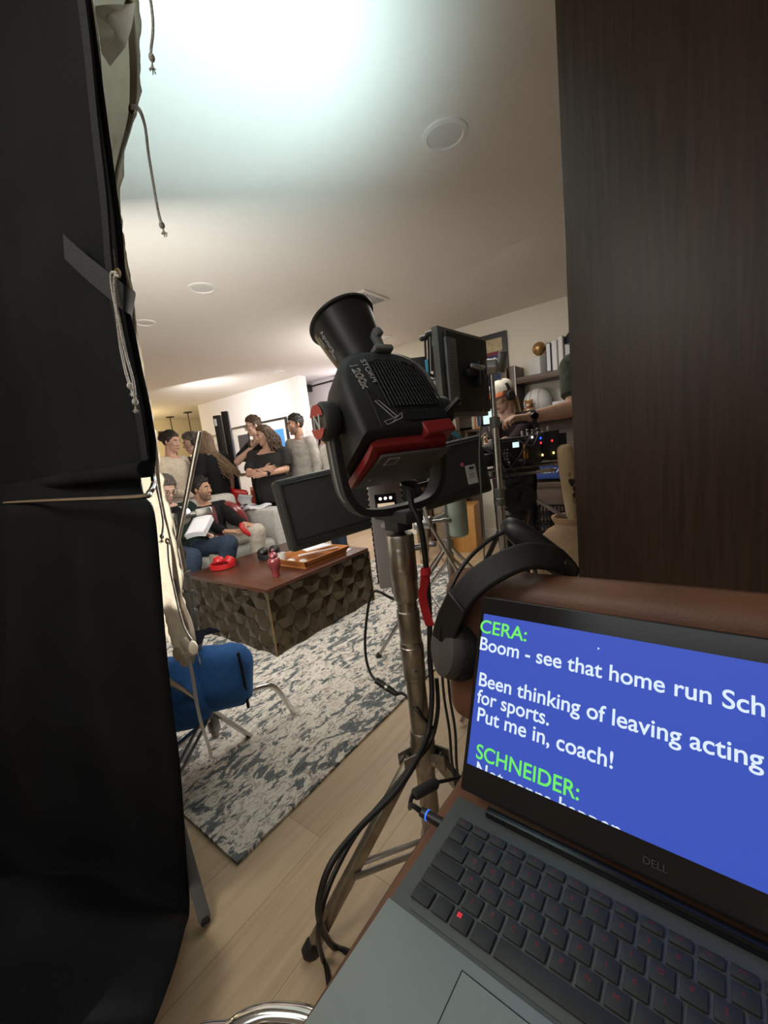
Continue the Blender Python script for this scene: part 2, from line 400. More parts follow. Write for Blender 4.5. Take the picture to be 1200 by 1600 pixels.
# ------------------------------------------------------------------ the setting
H = 2.44
def slab(name, lo, hi, m, label):
    o = B().box((V(lo)+V(hi))/2, V(hi)-V(lo)).build(name, m, smooth=False); return struct(o, label)
slab('floor', (-10.2, -1.8, -.1), (2.3, 7.2, 0), K['floor'], 'pale oak plank floor')
slab('ceiling', (-10.2, -1.8, H), (2.3, 7.2, H+.1), K['white_paint'], 'smooth white ceiling with recessed lights')
slab('wall_back_set', (-7.85, 4.55, 0), (-4.99, 4.67, H), K['wall_white'], 'white wall behind the standing people')
slab('wall_back_shelves', (-3.6, 4.55, 0), (2.3, 4.67, H), K['wall_cream'], 'cream wall above the shelves')
slab('wall_alcove', (-5.9, 5.2, 0), (-3.0, 5.3, H), K['wall_white'], 'white wall at the rear of the alcove')
slab('trim_alcove', (-4.99, 4.53, 0), (-4.87, 4.69, H), K['trim_white'], 'white corner post beside the alcove')
slab('wall_kitchen', (-10.2, -1.8, 0), (-10.05, 7.2, H), K['kitchen_wall'], 'warm yellow-lit kitchen wall')
slab('wall_front', (-10.2, -1.8, 0), (2.3, -1.7, H), K['wall_cream'], 'cream wall behind the viewpoint')
slab('wall_right', (2.2, -1.8, 0), (2.3, 7.2, H), K['wall_cream'], 'cream wall at the right end of the room')
slab('wall_far', (-10.2, 7.1, 0), (2.3, 7.2, H), K['wall_cream'], 'cream wall beyond the kitchen')
slab('baseboard_back', (-3.6, 4.535, 0), (2.2, 4.55, .1), K['trim_white'], 'white baseboard under the cream wall')

def downlight(x, y, label, r=.095, off=True):
    t = thing('ceiling_light', label, 'ceiling light', (x, y, H), 'recessed ceiling lights')
    B().lathe([(r*.74, -.001), (r*.80, -.009), (r, -.006), (r*1.0, 0), (r*.74, -.001)], (x, y, H), n=40, caps=False).build('trim_ring', K['trimlight'], t)
    B().lathe([(r*.0001, -.003), (r*.5, -.004), (r*.76, -.0025), (r*.76, .0)], (x, y, H), n=40).build('diffuser', K['diffuser'], t)
downlight(-.828, 1.77, 'large round recessed ceiling light nearest the wood panel')
downlight(-2.748, 1.782, 'round recessed ceiling light left of the black lamp reflector')
downlight(-3.626, 1.774, 'round recessed ceiling light beside the taped cloth edge', .08)
downlight(-2.84, 4.044, 'faint round recessed ceiling light just right of the black reflector')
downlight(-4.766, 4.076, 'small recessed ceiling light above the man in the grey sweater')
vt = thing('ceiling_vent', 'square white ceiling vent peeking out behind the black reflector', 'vent', (-2.24, 2.92, H))
B().box((-2.24, 2.92, H-.006), (.34, .34, .012), bevel=.004).build('frame', K['trimlight'], vt)
for i in range(7):
    B().box((-2.24, 2.79+i*.043, H-.015), (.27, .028, .004), M.Rotation(.5, 3, 'X')).build('slat', K['vent'], vt)

# walnut panel at the right edge
wp = B().box((.496, 1.42, H/2), (1.6, .05, H-.002), bevel=.002).build('wood_panel', K['walnut'])
tag(wp, 'tall dark walnut veneer panel standing at the right edge behind the leather stool', 'panel')

# rug
def rugtop(u, v):
    x = -4.35+u*3.243; y = .505+v*2.82
    e = .004*noise.noise((x*3, y*3, 0)); ex = .006*noise.noise((y*5, 1.3, 0))*(1 if u > .99 else 0)+.006*noise.noise((x*5, 2.3, 0))*(1 if v < .01 else 0)
    return V((x+(ex if u > .99 else 0), y+(ex if v < .01 else 0), .0105+.0008*math.sin(9*x)))
bb = B().grid(60, 50, rugtop)
ret = bmesh.ops.extrude_face_region(bb.bm, geom=list(bb.bm.faces))
for v in [q for q in ret['geom'] if isinstance(q, bmesh.types.BMVert)]: v.co.z = .0005
rug = tag(bb.build('area_rug', K['rug']), 'cream and slate distressed pattern rug lying under the coffee table', 'rug')

# coffee table
TX0, TX1, TY0, TY1, TZ0, TZ1 = -3.02, -2.045, 1.41, 2.385, .0115, .442
ct = thing('coffee_table', 'square coffee table with faceted bronze hexagon sides and mahogany top', 'coffee table', ((TX0+TX1)/2, (TY0+TY1)/2, TZ0))
B().box(((TX0+TX1)/2, (TY0+TY1)/2, TZ1-.012), (TX1-TX0, TY1-TY0, .024), bevel=.002).build('table_top', K['table_top'], ct)
B().box(((TX0+TX1)/2, (TY0+TY1)/2, (TZ0+TZ1-.024)/2), (TX1-TX0-.05, TY1-TY0-.05, TZ1-.024-TZ0)).build('core', K['brass'], ct)
def hexpanel(o, u, W, Ht, nrm, seed):
    rnd = random.Random(seed); b = B(); a = .082; o = V(o); u = V(u); n = V(nrm); z = V((0, 0, 1))
    dx = a*1.5; dy = a*math.sqrt(3)
    for i in range(-1, int(W/dx)+2):
        for j in range(-1, int(Ht/dy)+2):
            cx = i*dx; cy = j*dy+(dy/2 if i % 2 else 0)
            k = [(cx+a*.985*math.cos(q*PI/3), cy+a*.985*math.sin(q*PI/3)) for q in range(6)]
            ph = rnd.choice((0, 2, 4)); hs = [rnd.uniform(.0, .0022) for q in range(6)]
            ap = (cx+rnd.uniform(-.036, .036), cy+rnd.uniform(-.03, .036)); ah = rnd.uniform(.013, .021)
            P = lambda xy, h: o+u*xy[0]+z*xy[1]+n*h
            vs = [b._v(P(k[q], hs[q]-.012)) for q in range(6)]; lo = [b._v(P(k[q], -.016)) for q in range(6)]; c = b._v(P(ap, ah-.012))
            for q in range(6): b._f((vs[q], vs[(q+1) % 6], c)); b._f((lo[q], lo[(q+1) % 6], vs[(q+1) % 6], vs[q]))
    for pc, pn in ((o, -u), (o+u*W, u), (o, -z), (o+z*Ht, z)):
        bmesh.ops.bisect_plane(b.bm, geom=b.bm.verts[:]+b.bm.edges[:]+b.bm.faces[:], plane_co=pc, plane_no=pn, clear_outer=True)
    return b
hh = TZ1-.026-TZ0
for o, u, W, n, sd in (((TX0, TY0, TZ0), (1, 0, 0), TX1-TX0, (0, -1, 0), 3), ((TX1, TY0, TZ0), (0, 1, 0), TY1-TY0, (1, 0, 0), 5),
                       ((TX1, TY1, TZ0), (-1, 0, 0), TX1-TX0, (0, 1, 0), 8), ((TX0, TY1, TZ0), (0, -1, 0), TY1-TY0, (-1, 0, 0), 9)):
    q = hexpanel(o, u, W, hh, n, sd).build('hexagon_panel', K['brass'], ct, smooth=False)
for x, y in ((TX0, TY0), (TX1, TY0), (TX1, TY1), (TX0, TY1)):
    B().box((x, y, TZ0+hh/2), (.008, .008, hh)).build('corner_edge', K['brass_edge'], ct, smooth=False)
TT = TZ1

# things on the coffee table
def headphones(name, label, loc, rz, m, mpad, fold):
    t = thing(name, label, 'headphones', loc); o = V(loc); R = M.Rotation(rz, 3, 'Z')
    P = lambda x, y, z: o+R @ V((x, y, z))
    B().strap([P(-.085+.0, .01, .022), P(-.075, -.06, .022), P(-.03, -.095, .022), P(.03, -.095, .022), P(.075, -.06, .022), P(.085, .01, .022)], (0, 0, 1), .034, .012, 6).build('headband', m, t)
    for s in (-1, 1):
        c = P(s*.048, .02, .046); Rt = R @ M.Rotation(s*.45, 3, 'Y') @ M.Rotation(-.7, 3, 'X')
        cup = B().lathe([(.006, -.034), (.034, -.032), (.041, -.02), (.043, 0), (.040, .006)], c, Rt, 28).build('ear_cup', m, t)
        B().lathe([(.024, .004), (.027, .016), (.034, .020), (.041, .014), (.041, .004), (.024, .002)], c, Rt, 28, False).build('cushion', mpad, cup)
        B().tube([P(s*.083, .01, .022), P(s*.075, .02, .03), P(s*.055, .018, .04)], .008, 8).build('hinge', m, t)
    return t
headphones('headphones', 'red over-ear headphones lying folded on the coffee table', (-2.865, 1.64, TT+.0022), .5, K['red_bright'], K['red_bright'], 1)
headphones('headphones', 'black over-ear headphones lying folded behind the oxblood jar', (-2.72, 1.955, TT+.0022), 1.0, K['blk'], K['blk_soft'], 1)
jl = zz(432, 901, TT)
jr = thing('ginger_jar', 'small oxblood red lidded jar on the table in front of the tray', 'jar', jl)
B().lathe([(.022, 0), (.026, .004), (.024, .02), (.027, .045), (.038, .075), (.044, .1), (.041, .118), (.028, .13), (.022, .134), (.022, .14)], jl, n=32).build('body', K['vase_red'], jr)
B().lathe([(.029, .138), (.031, .143), (.027, .152), (.018, .162), (.009, .168), (.008, .174), (.012, .18), (.008, .188), (.001, .192)], jl, n=28).build('lid', K['vase_red'], jr)
tp = thing('serving_tray', 'flared wooden serving tray with sloping sides on the coffee table', 'tray', (-2.30, 1.96, TT))
tx0, tx1, ty0, ty1 = -2.5, -2.1, 1.78, 2.24
B().box(((tx0+tx1)/2, (ty0+ty1)/2, TT+.006), (tx1-tx0-.04, ty1-ty0-.04, .008)).build('bottom', K['tray'], tp)
for p, q, n in (((tx0, ty0), (tx1, ty0), (0, -1)), ((tx1, ty0), (tx1, ty1), (1, 0)), ((tx1, ty1), (tx0, ty1), (0, 1)), ((tx0, ty1), (tx0, ty0), (-1, 0))):
    n = V((*n, 0)); p = V((*p, 0)); q = V((*q, 0)); t = (q-p).normalized(); b = B(); z0 = TT+.001; z1 = TT+.056
    A = [p+t*.03-n*.03+V((0, 0, z0)), q-t*.03-n*.03+V((0, 0, z0)), q+V((0, 0, z1)), p+V((0, 0, z1))]
    Bq = [x-n*.01 for x in A]
    va = [b._v(x) for x in A]; vb = [b._v(x) for x in Bq]; b.bridge(va, vb); b.cap(va, True); b.cap(vb)
    b.build('side_board', K['tray'], tp, smooth=False)
cs = thing('candle_jar', 'small pale candle glass in the tray behind the oxblood jar', 'candle', (-2.44, 1.86, TT+.0105))
B().lathe([(.028, 0), (.03, .004), (.03, .07), (.027, .07), (.027, .05)], (-2.44, 1.86, TT+.0105), n=24).build('glass', K['book_white'], cs)
B().lathe([(.001, .05), (.027, .05), (.027, .046), (.001, .046)], (-2.44, 1.86, TT+.0105), n=24).build('wax', K['paper'], cs)
for i, (x, y) in enumerate(((-2.33, 1.85), (-2.22, 1.87))):
    st = tag(B().ell((x, y, TT+.0105+.018), (.034, .03, .018)).build('pebble', K['block']), ('pale smooth stone in the tray nearer the oxblood jar', 'pale smooth stone in the tray further from the jar')[i], 'stone', 'stones in the tray')
mg = tag(B().grid(10, 8, lambda u, v: V((-2.40+.2*u, 1.90+.26*v, TT+.075+.03*math.sin(u*2.4)+.06*(1-v)*u*0-.02*v))).build('magazine', K['paper'], solid=.003), 'curled grey and white magazine leaning over the tray edge', 'magazine')
for v in mg.data.vertices: v.co.z -= .0
ba = B().box((-2.2, 2.02, TT+.064), (.018, .42, .01), M.Rotation(-.12, 3, 'X') @ M.Rotation(.05, 3, 'Z'), bevel=.003)
tag(ba.build('ruler', K['sticker']), 'long thin white ruler resting across the tray', 'ruler')
pp = zz(538, 860, TT)
tag(B().box((pp.x, pp.y-.03, TT+.0015), (.11, .15, .002), M.Rotation(.3, 3, 'Z')).build('note_paper', K['paper'], smooth=False), 'white paper slip lying on the table beyond the tray', 'paper')

# sofa
sf = thing('sofa', 'light grey fabric sofa facing the coffee table', 'sofa', (-3.75, 1.5, .0115))
z0 = .0115
def cushion(name, lo, hi, bev=.05):
    lo = V(lo); hi = V(hi)
    return B().box((lo+hi)/2, hi-lo, bevel=bev, seg=4).build(name, K['sofa'], sf)
cushion('base', (-4.18, .42, z0+.05), (-3.33, 2.5, .30), .02)
cushion('seat_cushion', (-4.0, .62, .295), (-3.31, 1.55, .45)); cushion('seat_cushion', (-4.0, 1.56, .295), (-3.31, 2.5, .45))
cushion('backrest', (-4.2, .42, .25), (-3.98, 2.5, .80), .05)
cushion('back_cushion', (-4.06, .64, .44), (-3.84, 1.56, .90), .07); cushion('back_cushion', (-4.06, 1.57, .44), (-3.84, 2.49, .92), .07)
for y0, y1 in ((2.505, 2.76), (.38, .615)):
    a = cushion('arm', (-4.2, y0, z0+.05), (-3.3, y1, .72), .025)
    B().tube([(-4.15, y0+.012, .711), (-3.312, y0+.012, .711), (-3.305, y0+.012, .66), (-3.305, y0+.012, .1)], .006, 6).build('piping', K['sofa'], a)
for x in (-4.1, -3.4):
    for y in (.5, 2.66): B().cyl((x, y, z0), (x, y, z0+.055), .02, .026).build('leg', K['blk'], sf)
pl = tag(B().ell((-3.74, 2.36, .70), (.15, .075, .17), M.Rotation(.5, 3, 'X')).build('throw_pillow', K['vase_red']), 'dark red throw pillow between the seated man and the sofa arm', 'pillow')
cl = tag(B().grid(14, 12, lambda u, v: V((-4.02+.42*u, 2.46+.26*v, .735+.02*math.sin(9*u)*math.cos(7*v)))).build('folded_jersey', K['stripe'], solid=.02), 'white and black patterned jersey lying on the sofa arm', 'jersey')
B().grid(10, 4, lambda u, v: V((-3.98+.34*u, 2.50+.05*v+.08*math.sin(u*7), .751+.02*math.sin(9*u)))).build('print', K['blk'], cl)

# wall art and sign behind the people
def frame(name, label, x0, x1, z0, z1, Y, inner, w=.03, mm='blk'):
    t = thing(name, label, 'picture', ((x0+x1)/2, Y, z0)); b = B()
    for lo, hi in (((x0, z1-w), (x1, z1)), ((x0, z0), (x1, z0+w)), ((x0, z0+w), (x0+w, z1-w)), ((x1-w, z0+w), (x1, z1-w))):
        b.box(((lo[0]+hi[0])/2, Y-.0175, (lo[1]+hi[1])/2), (hi[0]-lo[0], .033, hi[1]-lo[1]))
    b.build('frame', K[mm], t, smooth=False)
    B().box(((x0+x1)/2, Y-.006, (z0+z1)/2), (x1-x0-2*w, .008, z1-z0-2*w)).build('mat_board', K['canvas'], t, smooth=False)
    for (a, c, e, g, mk) in inner: B().box(((a+c)/2, Y-.012, (e+g)/2), (c-a, .004, g-e)).build('print', K[mk], t, smooth=False)
    return t
frame('framed_picture', 'long black framed picture with dark and blue prints behind the man in glasses', -6.86, -5.28, 1.0, 1.875, 4.55,
      [(-6.68, -6.33, 1.45, 1.72, 'dark_pic'), (-5.68, -5.40, 1.30, 1.70, 'sky_blue'), (-6.2, -5.85, 1.3, 1.7, 'book_navy')])
frame('framed_picture', 'black framed picture on white wall, partly behind the tall black boards', -7.62, -7.0, 1.1, 1.815, 4.55, [(-7.5, -7.15, 1.25, 1.65, 'book_white')])
sg = thing('red_banner', 'red banner with white letters on the alcove wall', 'banner', (-5.2, 5.19, 1.6))
B().grid(12, 8, lambda u, v: V((-5.50+.62*u, 5.185+.006*math.sin(u*14), 1.60+.38*v))).build('cloth', K['sign_red'], sg, solid=.004)
lettering('IN', mtx((-5.36, 5.172, 1.68), (1, 0, 0), (0, 0, 1)), .22, K['banner_txt'], sg)
cr = thing('curtain_rod', 'black curtain rod high on the alcove wall', 'curtain rod', (-4.9, 5.1, 2.33))
B().cyl((-5.35, 5.1, 2.36), (-4.0, 5.1, 2.36), .014).build('rod', K['blk'], cr)
for x in (-5.3, -4.6): B().box((x, 5.15, 2.35), (.06, .1, .12), bevel=.006).build('bracket', K['blk'], cr)

# kitchen pendants
for x, y, lab in ((-9.5, 4.79, 'thin black rod pendant lamp in the kitchen, further from the white wall'), (-8.75, 4.81, 'thin black rod pendant lamp in the kitchen, nearer the white wall')):
    t = thing('pendant_lamp', lab, 'pendant lamp', (x, y, H), 'kitchen pendant lamps')
    B().lathe([(.085, 0), (.085, -.02), (.012, -.03)], (x, y, H), n=24).build('canopy', K['pendant'], t)
    B().cyl((x, y, H-.02), (x, y, 1.55), .011, n=8).build('rod', K['pendant'], t)
    B().lathe([(.02, .06), (.10, .0), (.14, -.1), (.135, -.1), (.095, 0)], (x, y, 1.50), n=24).build('shade', K['shade'], t)
# kitchen counter behind the people
kc = thing('kitchen_island', 'dark kitchen island below the pendant lamps', 'kitchen island', (-9.1, 4.8, 0))
B().box((-9.1, 4.8, .44), (1.3, .9, .88), bevel=.01).build('cabinet_body', K['walnut_mid'], kc)
B().box((-9.1, 4.8, .90), (1.4, 1.0, .04), bevel=.008).build('countertop', K['block'], kc)

# tall black boards behind the people
mb = thing('black_boards', 'two tall narrow black boards standing upright behind the sofa people', 'board', (-4.72, 3.02, 0))
ang = math.radians(40); ux = V((math.cos(ang), math.sin(ang), 0)); c0 = at(352, 700, 5.95); c0.z = 0
Rb = M((ux, V((-ux.y, ux.x, 0)), V((0, 0, 1)))).transposed()
ORIG[mb.name] = c0; mb.location = c0
B().box(c0-ux*.036+V((0, 0, .94)), (.10, .05, 1.86), Rb, bevel=.006).build('board', K['blk'], mb)
B().box(c0+ux*.073+V((0, 0, .96)), (.085, .07, 1.90), Rb, bevel=.006).build('board', K['blk_gloss'], mb)
B().box(c0+ux*.024+V((0, 0, .95)), (.014, .045, 1.8), Rb).build('metal_strip', K['steel'], mb)
B().box(c0-ux*.06-V((-ux.y, ux.x, 0))*.027+V((0, 0, 1.78)), (.03, .003, .09), Rb).build('label_sticker', K['sticker'], mb)

# red chair beyond the sofa
rc0 = at(371, 700, 5.55); rc0.z = 0
rc = thing('red_chair', 'red shell chair standing behind the grey sofa', 'chair', rc0)
B().grid(10, 8, lambda u, v: rc0+V((-.22+.44*u, .22-.03*math.sin(PI*u)+.03*v, .46+.42*v))).build('backrest', K['red_chair'], rc, solid=.02)
B().grid(8, 8, lambda u, v: rc0+V((-.22+.44*u, -.22+.44*v, .45-.02*math.sin(PI*u)*math.sin(PI*v)))).build('seat', K['red_chair'], rc, solid=.02)
for sx in (-1, 1):
    for sy in (-1, 1): B().cyl(rc0+V((sx*.17, sy*.17, .44)), rc0+V((sx*.22, sy*.22, .0)), .012).build('leg', K['chrome'], rc)
bg = thing('pennant_cloth', 'red and white striped cloth draped over the sofa back corner', 'cloth', (-4.25, 2.78, .72))
B().grid(12, 12, lambda u, v: V((-4.30+.24*u+.03*math.sin(v*9), 2.60+.03*math.sin(u*8)+.12*u, .74+.26*v-.10*u))).build('red_half', K['red_bright'], bg, solid=.012)
B().grid(12, 12, lambda u, v: V((-4.22+.22*u+.03*math.sin(v*7), 2.66+.03*math.sin(u*8)+.08*u, .735+.18*v-.08*u))).build('white_half', K['stripe'], bg, solid=.012)

# ------------------------------------------------------------------ shelves on the cream wall
def board(b, lo, hi): b.box((V(lo)+V(hi))/2, V(hi)-V(lo), bevel=.003); return b
su = thing('wall_shelving', 'walnut wall shelving unit on the cream wall', 'shelving unit', (-1.0, 4.4, 0))
for x, w, z0_, z1_ in ((-1.56, .06, .0, 1.86), (-1.475, .055, .0, 1.86), (-.62, .05, 0, 1.86), (.3, .05, 0, 1.86)):
    board(B(), (x-w/2, 4.26, z0_), (x+w/2, 4.55, z1_)).build('upright', K['walnut_mid'], su)
board(B(), (-1.44, 4.25, 1.675), (.6, 4.55, 1.735)).build('shelf', K['walnut_mid'], su)
board(B(), (-1.44, 4.26, 1.29), (.6, 4.55, 1.33)).build('shelf', K['walnut_mid'], su)
board(B(), (-1.44, 4.10, .64), (.6, 4.55, .69)).build('shelf', K['walnut_mid'], su)
board(B(), (-1.44, 4.50, .0), (.6, 4.549, 1.28)).build('back_panel', K['walnut_mid'], su)
board(B(), (-1.44, 4.12, .0), (.6, 4.14, .64)).build('cupboard_front', K['walnut_mid'], su)
B().tube([(-1.44, 4.245, 1.85-.03*i) for i in range(28)], .006, 6).build('laced_trim', K['stripe'], su)
s2 = thing('bookcase', 'tall reddish walnut bookcase left of the monitor', 'bookcase', (-2.45, 4.4, 0))
for x in (-2.75, -2.56, -2.38, -2.10): board(B(), (x-.02, 4.22, 0), (x+.02, 4.55, 1.9)).build('upright', K['walnut_mid'], s2)
for z in (.3, .8, 1.3, 1.88): board(B(), (-2.73, 4.22, z-.02), (-2.08, 4.549, z+.02)).build('shelf', K['walnut_mid'], s2)
ZS, ZL = 1.7355, 1.3305
gb = thing('display_block', 'square off-white display block on the top shelf under the golden ball', 'display block', (-1.235, 4.39, ZS))
B().box((-1.235, 4.39, ZS+.085), (.155, .155, .17), M.Rotation(-.5, 3, 'Z'), bevel=.003).build('block', K['block'], gb)
gq = thing('trophy_ball', 'golden ball trophy sitting on the off-white block', 'trophy', (-1.235, 4.39, ZS+.171))
B().lathe([(.04, 0), (.042, .004), (.02, .02), (.03, .03)], (-1.235, 4.39, ZS+.1705), n=24).build('stand', K['gold'], gq)
B().ell((-1.235, 4.39, ZS+.171+.082), (.064, .064, .064), n=24, m=16).build('ball', K['gold'], gq)
def book(x, wdt, h, d, m, lab, ym=4.36):
    t = thing('book', lab, 'book', (x, ym, ZS), 'books on the top shelf')
    B().box((x, ym, ZS+h/2+.0005), (wdt, d, h), bevel=.003).build('cover', m, t)
    B().box((x, ym-.004, ZS+h/2+.0005), (wdt*.7, d, h-.012)).build('pages', K['paper'], t)
book(-1.115, .045, .26, .2, K['book_navy'], 'navy book on the top shelf nearest the golden ball')
book(-1.06, .05, .275, .2, K['book_white'], 'white spined book beside the navy book on the top shelf')
book(-1.005, .045, .30, .2, K['book_white'], 'taller white book next to the dark cap on the top shelf')
bx = tag(B().box((-.90, 4.37, ZS+.11), (.14, .2, .22), bevel=.004).build('storage_box', K['block']), 'grey box on the top shelf under the dark cap', 'box')
cp = thing('baseball_hat', 'dark navy cap resting on the grey box on the top shelf', 'cap', (-.9, 4.36, ZS+.2205))
B().lathe([(.09, 0), (.092, .03), (.082, .075), (.05, .115), (.006, .128)], (-.9, 4.37, ZS+.2205), n=24).build('crown', K['navy'], cp)
B().grid(12, 5, lambda u, v: V((-.9+.085*math.cos(PI*(1+u))*(1+.05*v), 4.37-.085*math.sin(PI*u)-.07*v*math.sin(PI*u), ZS+.226-.012*v*math.sin(PI*u)))).build('brim', K['navy'], cp, solid=.004)
B().box((-.9, 4.276, ZS+.29), (.03, .006, .035)).build('badge', K['stripe'], cp)
bl = thing('oversized_baseball', 'oversized white baseball on the lower shelf behind the small plush bear', 'ball', (-1.275, 4.40, ZL))
B().ell((-1.275, 4.40, ZL+.142), (.142, .142, .142), n=32, m=22).build('ball', K['ballw'], bl)
for s in (-1, 1):
    q = B(); cc = V((-1.275, 4.40, ZL+.142))
    for i in range(22):
        a = -1.2+i*.11; p = V((.144*math.sin(s*.28), -.144*math.cos(a)*math.cos(.28), .144*math.sin(a)*math.cos(.28))); p = p.normalized()*.143
        q.box(cc+p, (.012, .004, .004), M.Rotation(s*.4, 3, 'Y'))
    q.build('seam_stitching', K['poster_red'], bl, smooth=False)
pb0 = V((-1.31, 4.21, ZL))
pb = thing('plush_bear', 'small brown plush bear sitting in front of the oversized baseball', 'plush toy', pb0)
b = B(); b.ell(pb0+V((0, 0, .055)), (.04, .035, .05)); b.ell(pb0+V((0, -.002, .128)), (.038, .035, .036))
for s in (-1, 1): b.ell(pb0+V((s*.03, 0, .16)), (.014, .008, .014)); b.cone_ball(pb0+V((s*.035, -.01, .08)), pb0+V((s*.05, -.03, .045)), .014, .012)
b.build('body', K['plush'], pb)
B().ell(pb0+V((0, -.022, .055)), (.026, .018, .032)).build('belly', K['plush_w'], pb)
B().ell(pb0+V((0, -.033, .118)), (.018, .012, .013)).build('muzzle', K['plush_w'], pb)
for s in (-1, 1): B().cone_ball(pb0+V((s*.03, -.02, .018)), pb0+V((s*.04, -.07, .018)), .018, .017).build('leg', K['plush_w'], pb)
wb = tag(B().box((-1.06, 4.32, ZL+.06), (.11, .11, .118), M.Rotation(.25, 3, 'Z'), bevel=.003).build('ball_cube', K['paper']), 'small white display cube beside the oversized baseball', 'box')
fr = frame('framed_picture', 'dark framed photograph standing on the lower shelf behind the crew arm', -.90, -.70, ZL+.001, ZL+.33, 4.50, [(-.86, -.74, ZL+.08, ZL+.26, 'canvas')])
po = frame('framed_poster', 'black framed navy sports poster on the cream wall behind the monitor', -2.30, -1.60, 1.45, 2.275, 4.55,
           [(-2.25, -1.65, 2.09, 2.225, 'poster_tan'), (-2.25, -1.65, 2.055, 2.09, 'poster_red'), (-2.25, -1.65, 1.5, 2.055, 'poster_navy')], .05)
B().tube([(-1.74, 4.535, 1.98), (-1.72, 4.535, 2.01), (-1.75, 4.535, 2.03), (-1.77, 4.535, 2.0), (-1.74, 4.535, 1.98), (-1.75, 4.535, 1.93)], .008, 6).build('print', K['stripe'], po)
B().tube([(-1.95, 4.535, 1.85), (-1.78, 4.535, 1.90), (-1.84, 4.535, 1.62)], .012, 6).build('print', K['poster_tan'], po)
# low shelf things
jy = thing('blue_jersey', 'folded blue jersey with pale letters on the low shelf', 'jersey', (-1.08, 4.3, .691))
B().grid(14, 10, lambda u, v: V((-1.32+.52*u, 4.13+.3*v, .70+.14*math.sin(PI*min(1, v*1.1+.05))*(.85+.15*math.sin(u*6))))).build('cloth', K['jersey'], jy, solid=.01)
lettering('IELTA', mtx((-1.21, 4.150, .775), (1, 0, 0), (0, .5, .86)), .075, K['stripe'], jy)
mk = thing('plastic_crate', 'black perforated plastic crate on the floor behind the clay vase', 'crate', (-.95, 3.62, .245))
CC = V((-.95, 3.62, .262))
b = B(); W_, D_, H_ = .36, .3, .26
for z in (0, .09, .18, .26):
    for a, c in (((-W_/2, -D_/2), (W_/2, -D_/2)), ((W_/2, -D_/2), (W_/2, D_/2)), ((W_/2, D_/2), (-W_/2, D_/2)), ((-W_/2, D_/2), (-W_/2, -D_/2))):
        b.box(CC+V(((a[0]+c[0])/2, (a[1]+c[1])/2, z)), (abs(a[0]-c[0])+.012, abs(a[1]-c[1])+.012, .014))
for z in (.045, .135, .22):
    b.box(CC+V((0, -D_/2, z)), (W_, .008, .012))
for i in range(13):
    x = -W_/2+i*W_/12
    for y in (-D_/2, D_/2): b.box(CC+V((x, y, .13)), (.011, .012, .26))
for i in range(11):
    y = -D_/2+i*D_/10
    for x in (-W_/2, W_/2): b.box(CC+V((x, y, .13)), (.012, .011, .26))
b.box(CC+V((0, 0, 0)), (W_, D_, .01))
b.build('basket', K['blk'], mk, smooth=False); ORIG[mk.name]
rb = thing('red_box', 'red lidded box on the floor under the black crate', 'box', (-.92, 3.6, 0))
B().box((-.92, 3.6, .115), (.52, .42, .23), bevel=.006).build('body', K['sticker'], rb)
B().box((-.92, 3.6, .235), (.54, .44, .035), bevel=.006).build('lid', K['crate_red'], rb)
ab = thing('apple_box', 'honey coloured plywood box standing on the floor behind the lamp', 'box', (-2.02, 4.02, 0))
Ra = M.Rotation(.25, 3, 'Z')
B().box((-2.02, 4.02, .25), (.3, .34, .5), Ra, bevel=.004).build('body', K['ply'], ab)
B().box(V((-2.02, 4.02, .44))+Ra @ V((0, -.171, 0)), (.11, .004, .04), Ra, bevel=.001).build('hand_slot', K['walnut_mid'], ab)

# clay vase with the bat
vc = at(893, 860, 2.45); vc.z = 0
vs = thing('clay_vase', 'large round terracotta vase holding a bat beside the walnut panel', 'vase', vc)
B().lathe([(.11, 0), (.13, .01), (.19, .16), (.225, .32), (.225, .45), (.19, .56), (.12, .635), (.085, .655), (.08, .672), (.09, .688), (.097, .70), (.097, .712), (.082, .712), (.07, .69), (.07, .655), (.10, .62), (.2, .42), (.1, .03)], vc, n=48).build('body', K['clay'], vs)
bt1 = at(881, 694, 2.42); bt0 = vc+V((.035, -.01, .30))
bt = thing('baseball_bat', 'pale ash bat standing barrel up in the clay vase', 'bat', bt0)
Rz = frame_from(bt1-bt0); Ln = (bt1-bt0).length
B().lathe([(.001, 0), (.012, .002), (.016, .2*Ln), (.022, .4*Ln), (.031, .62*Ln), (.0385, .8*Ln), (.041, .92*Ln), (.0405, .965*Ln), (.035, .985*Ln), (.022, .997*Ln), (.001, Ln)], bt0, Rz, 32).build('barrel', K['bat'], bt)
b = B()
vdir = (CAM-bt1); vdir.z = 0; vdir.normalize(); ax = (bt1-bt0).normalized(); sd = ax.cross(vdir).normalized()
def onbat(s, a, r): 
    rad = 1.01*np.interp(s, (.4, .62, .8, .92), (.022, .031, .0385, .041)); return bt0+ax*s*Ln+(vdir*math.cos(a)+sd*math.sin(a))*rad
def loopmark(b, s0, a0, k, n, r, seed):
    rn = random.Random(seed); pts = []
    for i in range(n): t = 2*PI*i/n; rr = k*rn.uniform(.6, 1.2); pts.append(onbat(s0+rr*math.sin(t)/Ln, a0+rr*math.cos(t)/.038, 1))
    b.tube(pts, r, 5, 2, True)
loopmark(b, .80, .30, .008, 7, .0015, 1)
for s, a, k in ((.755, .35, .012), (.75, .75, .012), (.735, .55, .013), (.70, .95, .012), (.66, .8, .012)):
    b.ell(onbat(s, a, 1), (.011, .011, .014))
loopmark(b, .63, .85, .018, 8, .0022, 4)
b.build('inked_autograph', K['walnut'], bt)
